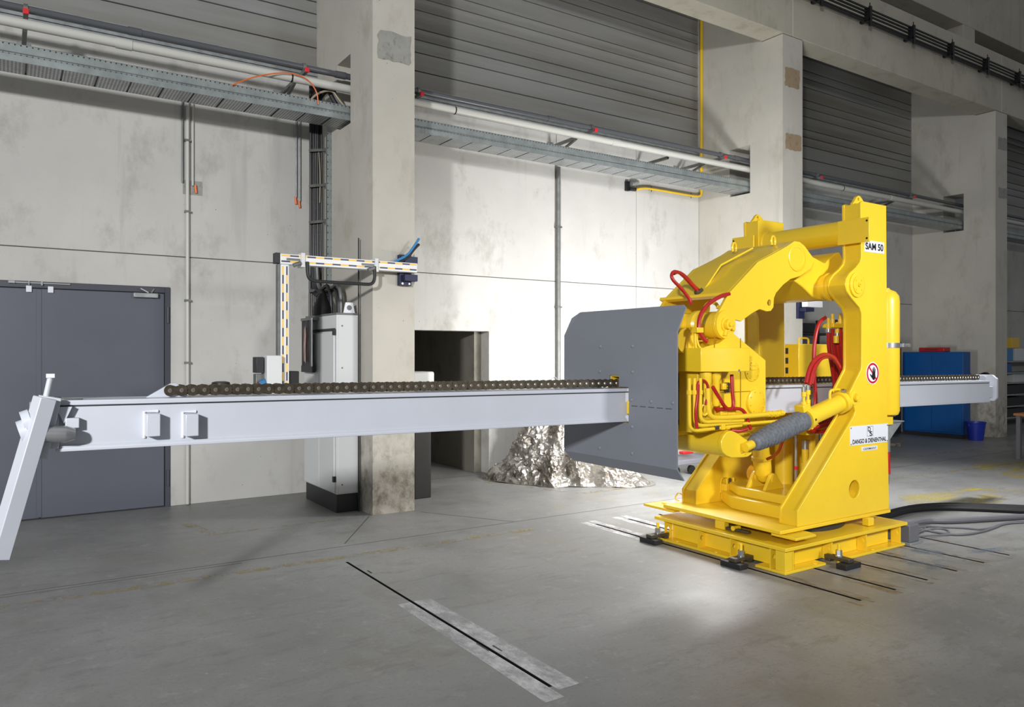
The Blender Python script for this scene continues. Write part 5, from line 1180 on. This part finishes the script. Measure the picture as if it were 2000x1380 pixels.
# ------------------------------------------------------------------ right background
r = empty('blue_cabinet', (16.2, 8.2, 0), 'blue steel tool cabinet against the third column', 'cabinet')
b = MB(); b.box(15.85, 16.14, 7.72, 8.95, .08, 1.74); b.build('body', M_BLUE, r, bevel=.01)
b = MB(); b.box(15.88, 16.12, 7.76, 8.9, 0, .08); b.build('plinth', M_DARK, r)
for y0, y1 in ((7.74, 8.33), (8.345, 8.93)):
    b = MB(); b.box(15.832, 15.849, y0, y1, .12, 1.70); dr = b.build('door', M_BLUE, r, bevel=.004)
b = MB(); b.box(15.82, 15.834, 8.29, 8.31, .9, 1.05); b.build('handle', M_DARK, r)
r = empty('red_tool_case', (16.0, 8.35, 1.74), 'red plastic tool case lying on the blue cabinet', 'case')
b = MB(); b.box(15.87, 16.12, 8.10, 8.62, 1.741, 1.83); b.build('shell', M_REDC, r, bevel=.015)
b = MB(); b.box(15.855, 15.87, 8.22, 8.5, 1.78, 1.795); b.build('handle', M_DARK, r)
r = empty('blue_bucket', (16.0, 7.5, 0), 'blue plastic bucket on the floor in front of the third column', 'bucket')
b = MB(); b.lathe((15.95, 7.53, .002), (0, 0, 1), [(0, 0), (0, .13), (.33, .17), (.34, .185), (.36, .185), (.36, .165), (.05, .12), (.05, 0)], 28); b.build('shell', M_BUCK, r)
b = MB(); b.tube([(15.95 + .17 * math.cos(t), 7.53 - .17 * math.cos(t) * .3, .33 - .12 * math.sin(t)) for t in [PI * k / 10 for k in range(11)]], .006, 6); b.build('bail', M_GALVD, r)
b = MB(); b.prism(YZ([(1886, 716), (1897, 736), (1925, 726), (1942, 738), (1938, 762), (1886, 764)], 16.66), 'X', 16.60, 16.735); b.build('black_sack', M_BLK, None, bevel=.02, label='black sack hanging on the third column behind the beam end', cat='sack')
r = empty('dark_locker', (15.3, 9.0, 0), 'narrow dark locker seen right of the accumulator', 'locker')
b = MB(); b.box(15.05, 15.45, 8.75, 9.2, .05, 1.95); b.build('body', M_DARK, r, bevel=.008)
b = MB(); b.box(15.08, 15.42, 8.735, 8.75, .1, 1.9); b.build('door', M_BLKP, r, bevel=.004)
# shelf rack behind the hoses
r = empty('storage_rack', (12.3, 8.95, 0), 'dark storage rack against the wall behind the red hoses', 'rack')
for x in (11.7, 13.2):
    for y in (8.75, 9.15):
        b = MB(); b.box(x - .025, x + .025, y - .025, y + .025, 0, 2.35); b.build('post', M_DARK, r)
for z in (.3, .9, 1.5, 2.05):
    b = MB(); b.box(11.7, 13.2, 8.74, 9.17, z, z + .04); b.build('shelf', M_DARK, r)
for k, (x, z, w, h, mt, lb) in enumerate(((11.85, 1.54, .45, .3, M_BLKP, 'black crate on the storage rack, left on the upper shelf'), (12.4, 1.54, .3, .25, M_BLUE, 'small blue crate on the storage rack upper shelf'), (12.75, 1.54, .4, .35, M_BLKP, 'black crate on the storage rack, right on the upper shelf'), (12.0, 2.09, .6, .18, M_DARK, 'flat dark box on top of the storage rack'))):
    b = MB(); b.box(x, x + w, 8.78, 9.12, z + .001, z + h); b.build('crate', mt, None, bevel=.01, label=lb, cat='crate', group='crates on the storage rack')
# workbench and shelf at the right edge
r = empty('workbench', (14.4, 5.5, 0), 'small table with wooden top at the far right edge', 'table')
b = MB(); b.box(13.6, 15.2, 5.2, 5.85, .70, .74); b.build('table_top', M_ORRUST, r, bevel=.005)
for x in (13.66, 15.1):
    for y in (5.25, 5.79):
        b = MB(); b.box(x - .03, x + .03, y - .03, y + .03, 0, .70); b.build('leg', M_CABLG, r)
r = empty('wall_shelving', (21, 9.0, 0), 'metal shelving with stacked trays right of the third column', 'shelving')
for z in (.15, .42, .70, .98, 1.22, 1.50):
    b = MB(); b.box(19.6, 23, 8.7, 9.2, z, z + .03); b.build('shelf', M_GALV, r)
for x in (19.62, 21.3, 22.9):
    b = MB(); b.box(x - .03, x + .03, 8.68, 8.72, 0, 2.5); b.build('upright', M_DARK, r)
for k, (x, z, w, h, mt, lb) in enumerate(((19.75, 1.53, .62, .30, M_BLUEC, 'pale blue box on the right shelving, leftmost'), (20.3, 1.84, .4, .25, M_TAPEY, 'yellow box above the pale blue box at right'), (20.5, 1.53, .5, .30, M_CAB, 'light grey box beside the pale blue box at right'), (19.8, 1.25, .5, .22, M_BLUE, 'dark blue bin just below the top shelf at right'), (20.4, 1.01, .9, .2, M_CAB, 'bundle of pale sheets on the right shelving'), (19.8, .73, 1.2, .22, M_BLKP, 'black crate in the middle of the right shelving'), (19.8, .45, 1.2, .2, M_BLKP, 'black crate on the second lowest right shelf'), (19.8, .18, 1.2, .2, M_DARK, 'dark crate on the lowest right shelf'))):
    b = MB(); b.box(x, x + w, 8.76, 9.15, z + .001, z + h); b.build('shelf_box', mt, None, bevel=.008, label=lb, cat='box', group='boxes on the right shelving')
# second supply bracket on column two
r = empty('wall_bracket', (10.44, 7.4, 2.2), 'navy mounting bracket on the column seen through the machine arch', 'bracket')
b = MB(); b.box(10.30, 10.46, 7.48, YC - .001, 2.25, 2.72); b.build('plate', M_NAVY, r, bevel=.004)
b = MB(); b.box(10.36, 10.75, 7.36, 7.46, 2.43, 2.53); b.build('profile', M_WHITE, r, bevel=.004)
for z in (2.39, 2.57): b = MB(); b.box(10.33, 10.55, 7.37, 7.50, z - .03, z + .03); b.build('clamp', M_NAVY, r, bevel=.004)
# trolley seen below the shield edge
r = empty('trolley', (6.9, 7.0, 0), 'small grey trolley with caster glimpsed below the drum', 'trolley')
p = A(1336, 912, Z=.1)
b = MB(); b.box(p.x - .3, p.x + .5, p.y - .1, p.y + .35, .15, .22); b.build('tray', M_CABLG, r, bevel=.01)
b = MB(); b.box(p.x + .10, p.x + .3, p.y + .1, p.y + .2, .26, .30); b.build('red_box', M_REDC, r, bevel=.01)
for dx in (-.2, .1, .4):
    b = MB(); b.cyl((p.x + dx, p.y - .06, .065), (p.x + dx, p.y - .02, .065), .062, n=16); b.build('wheel', M_BLK, r)
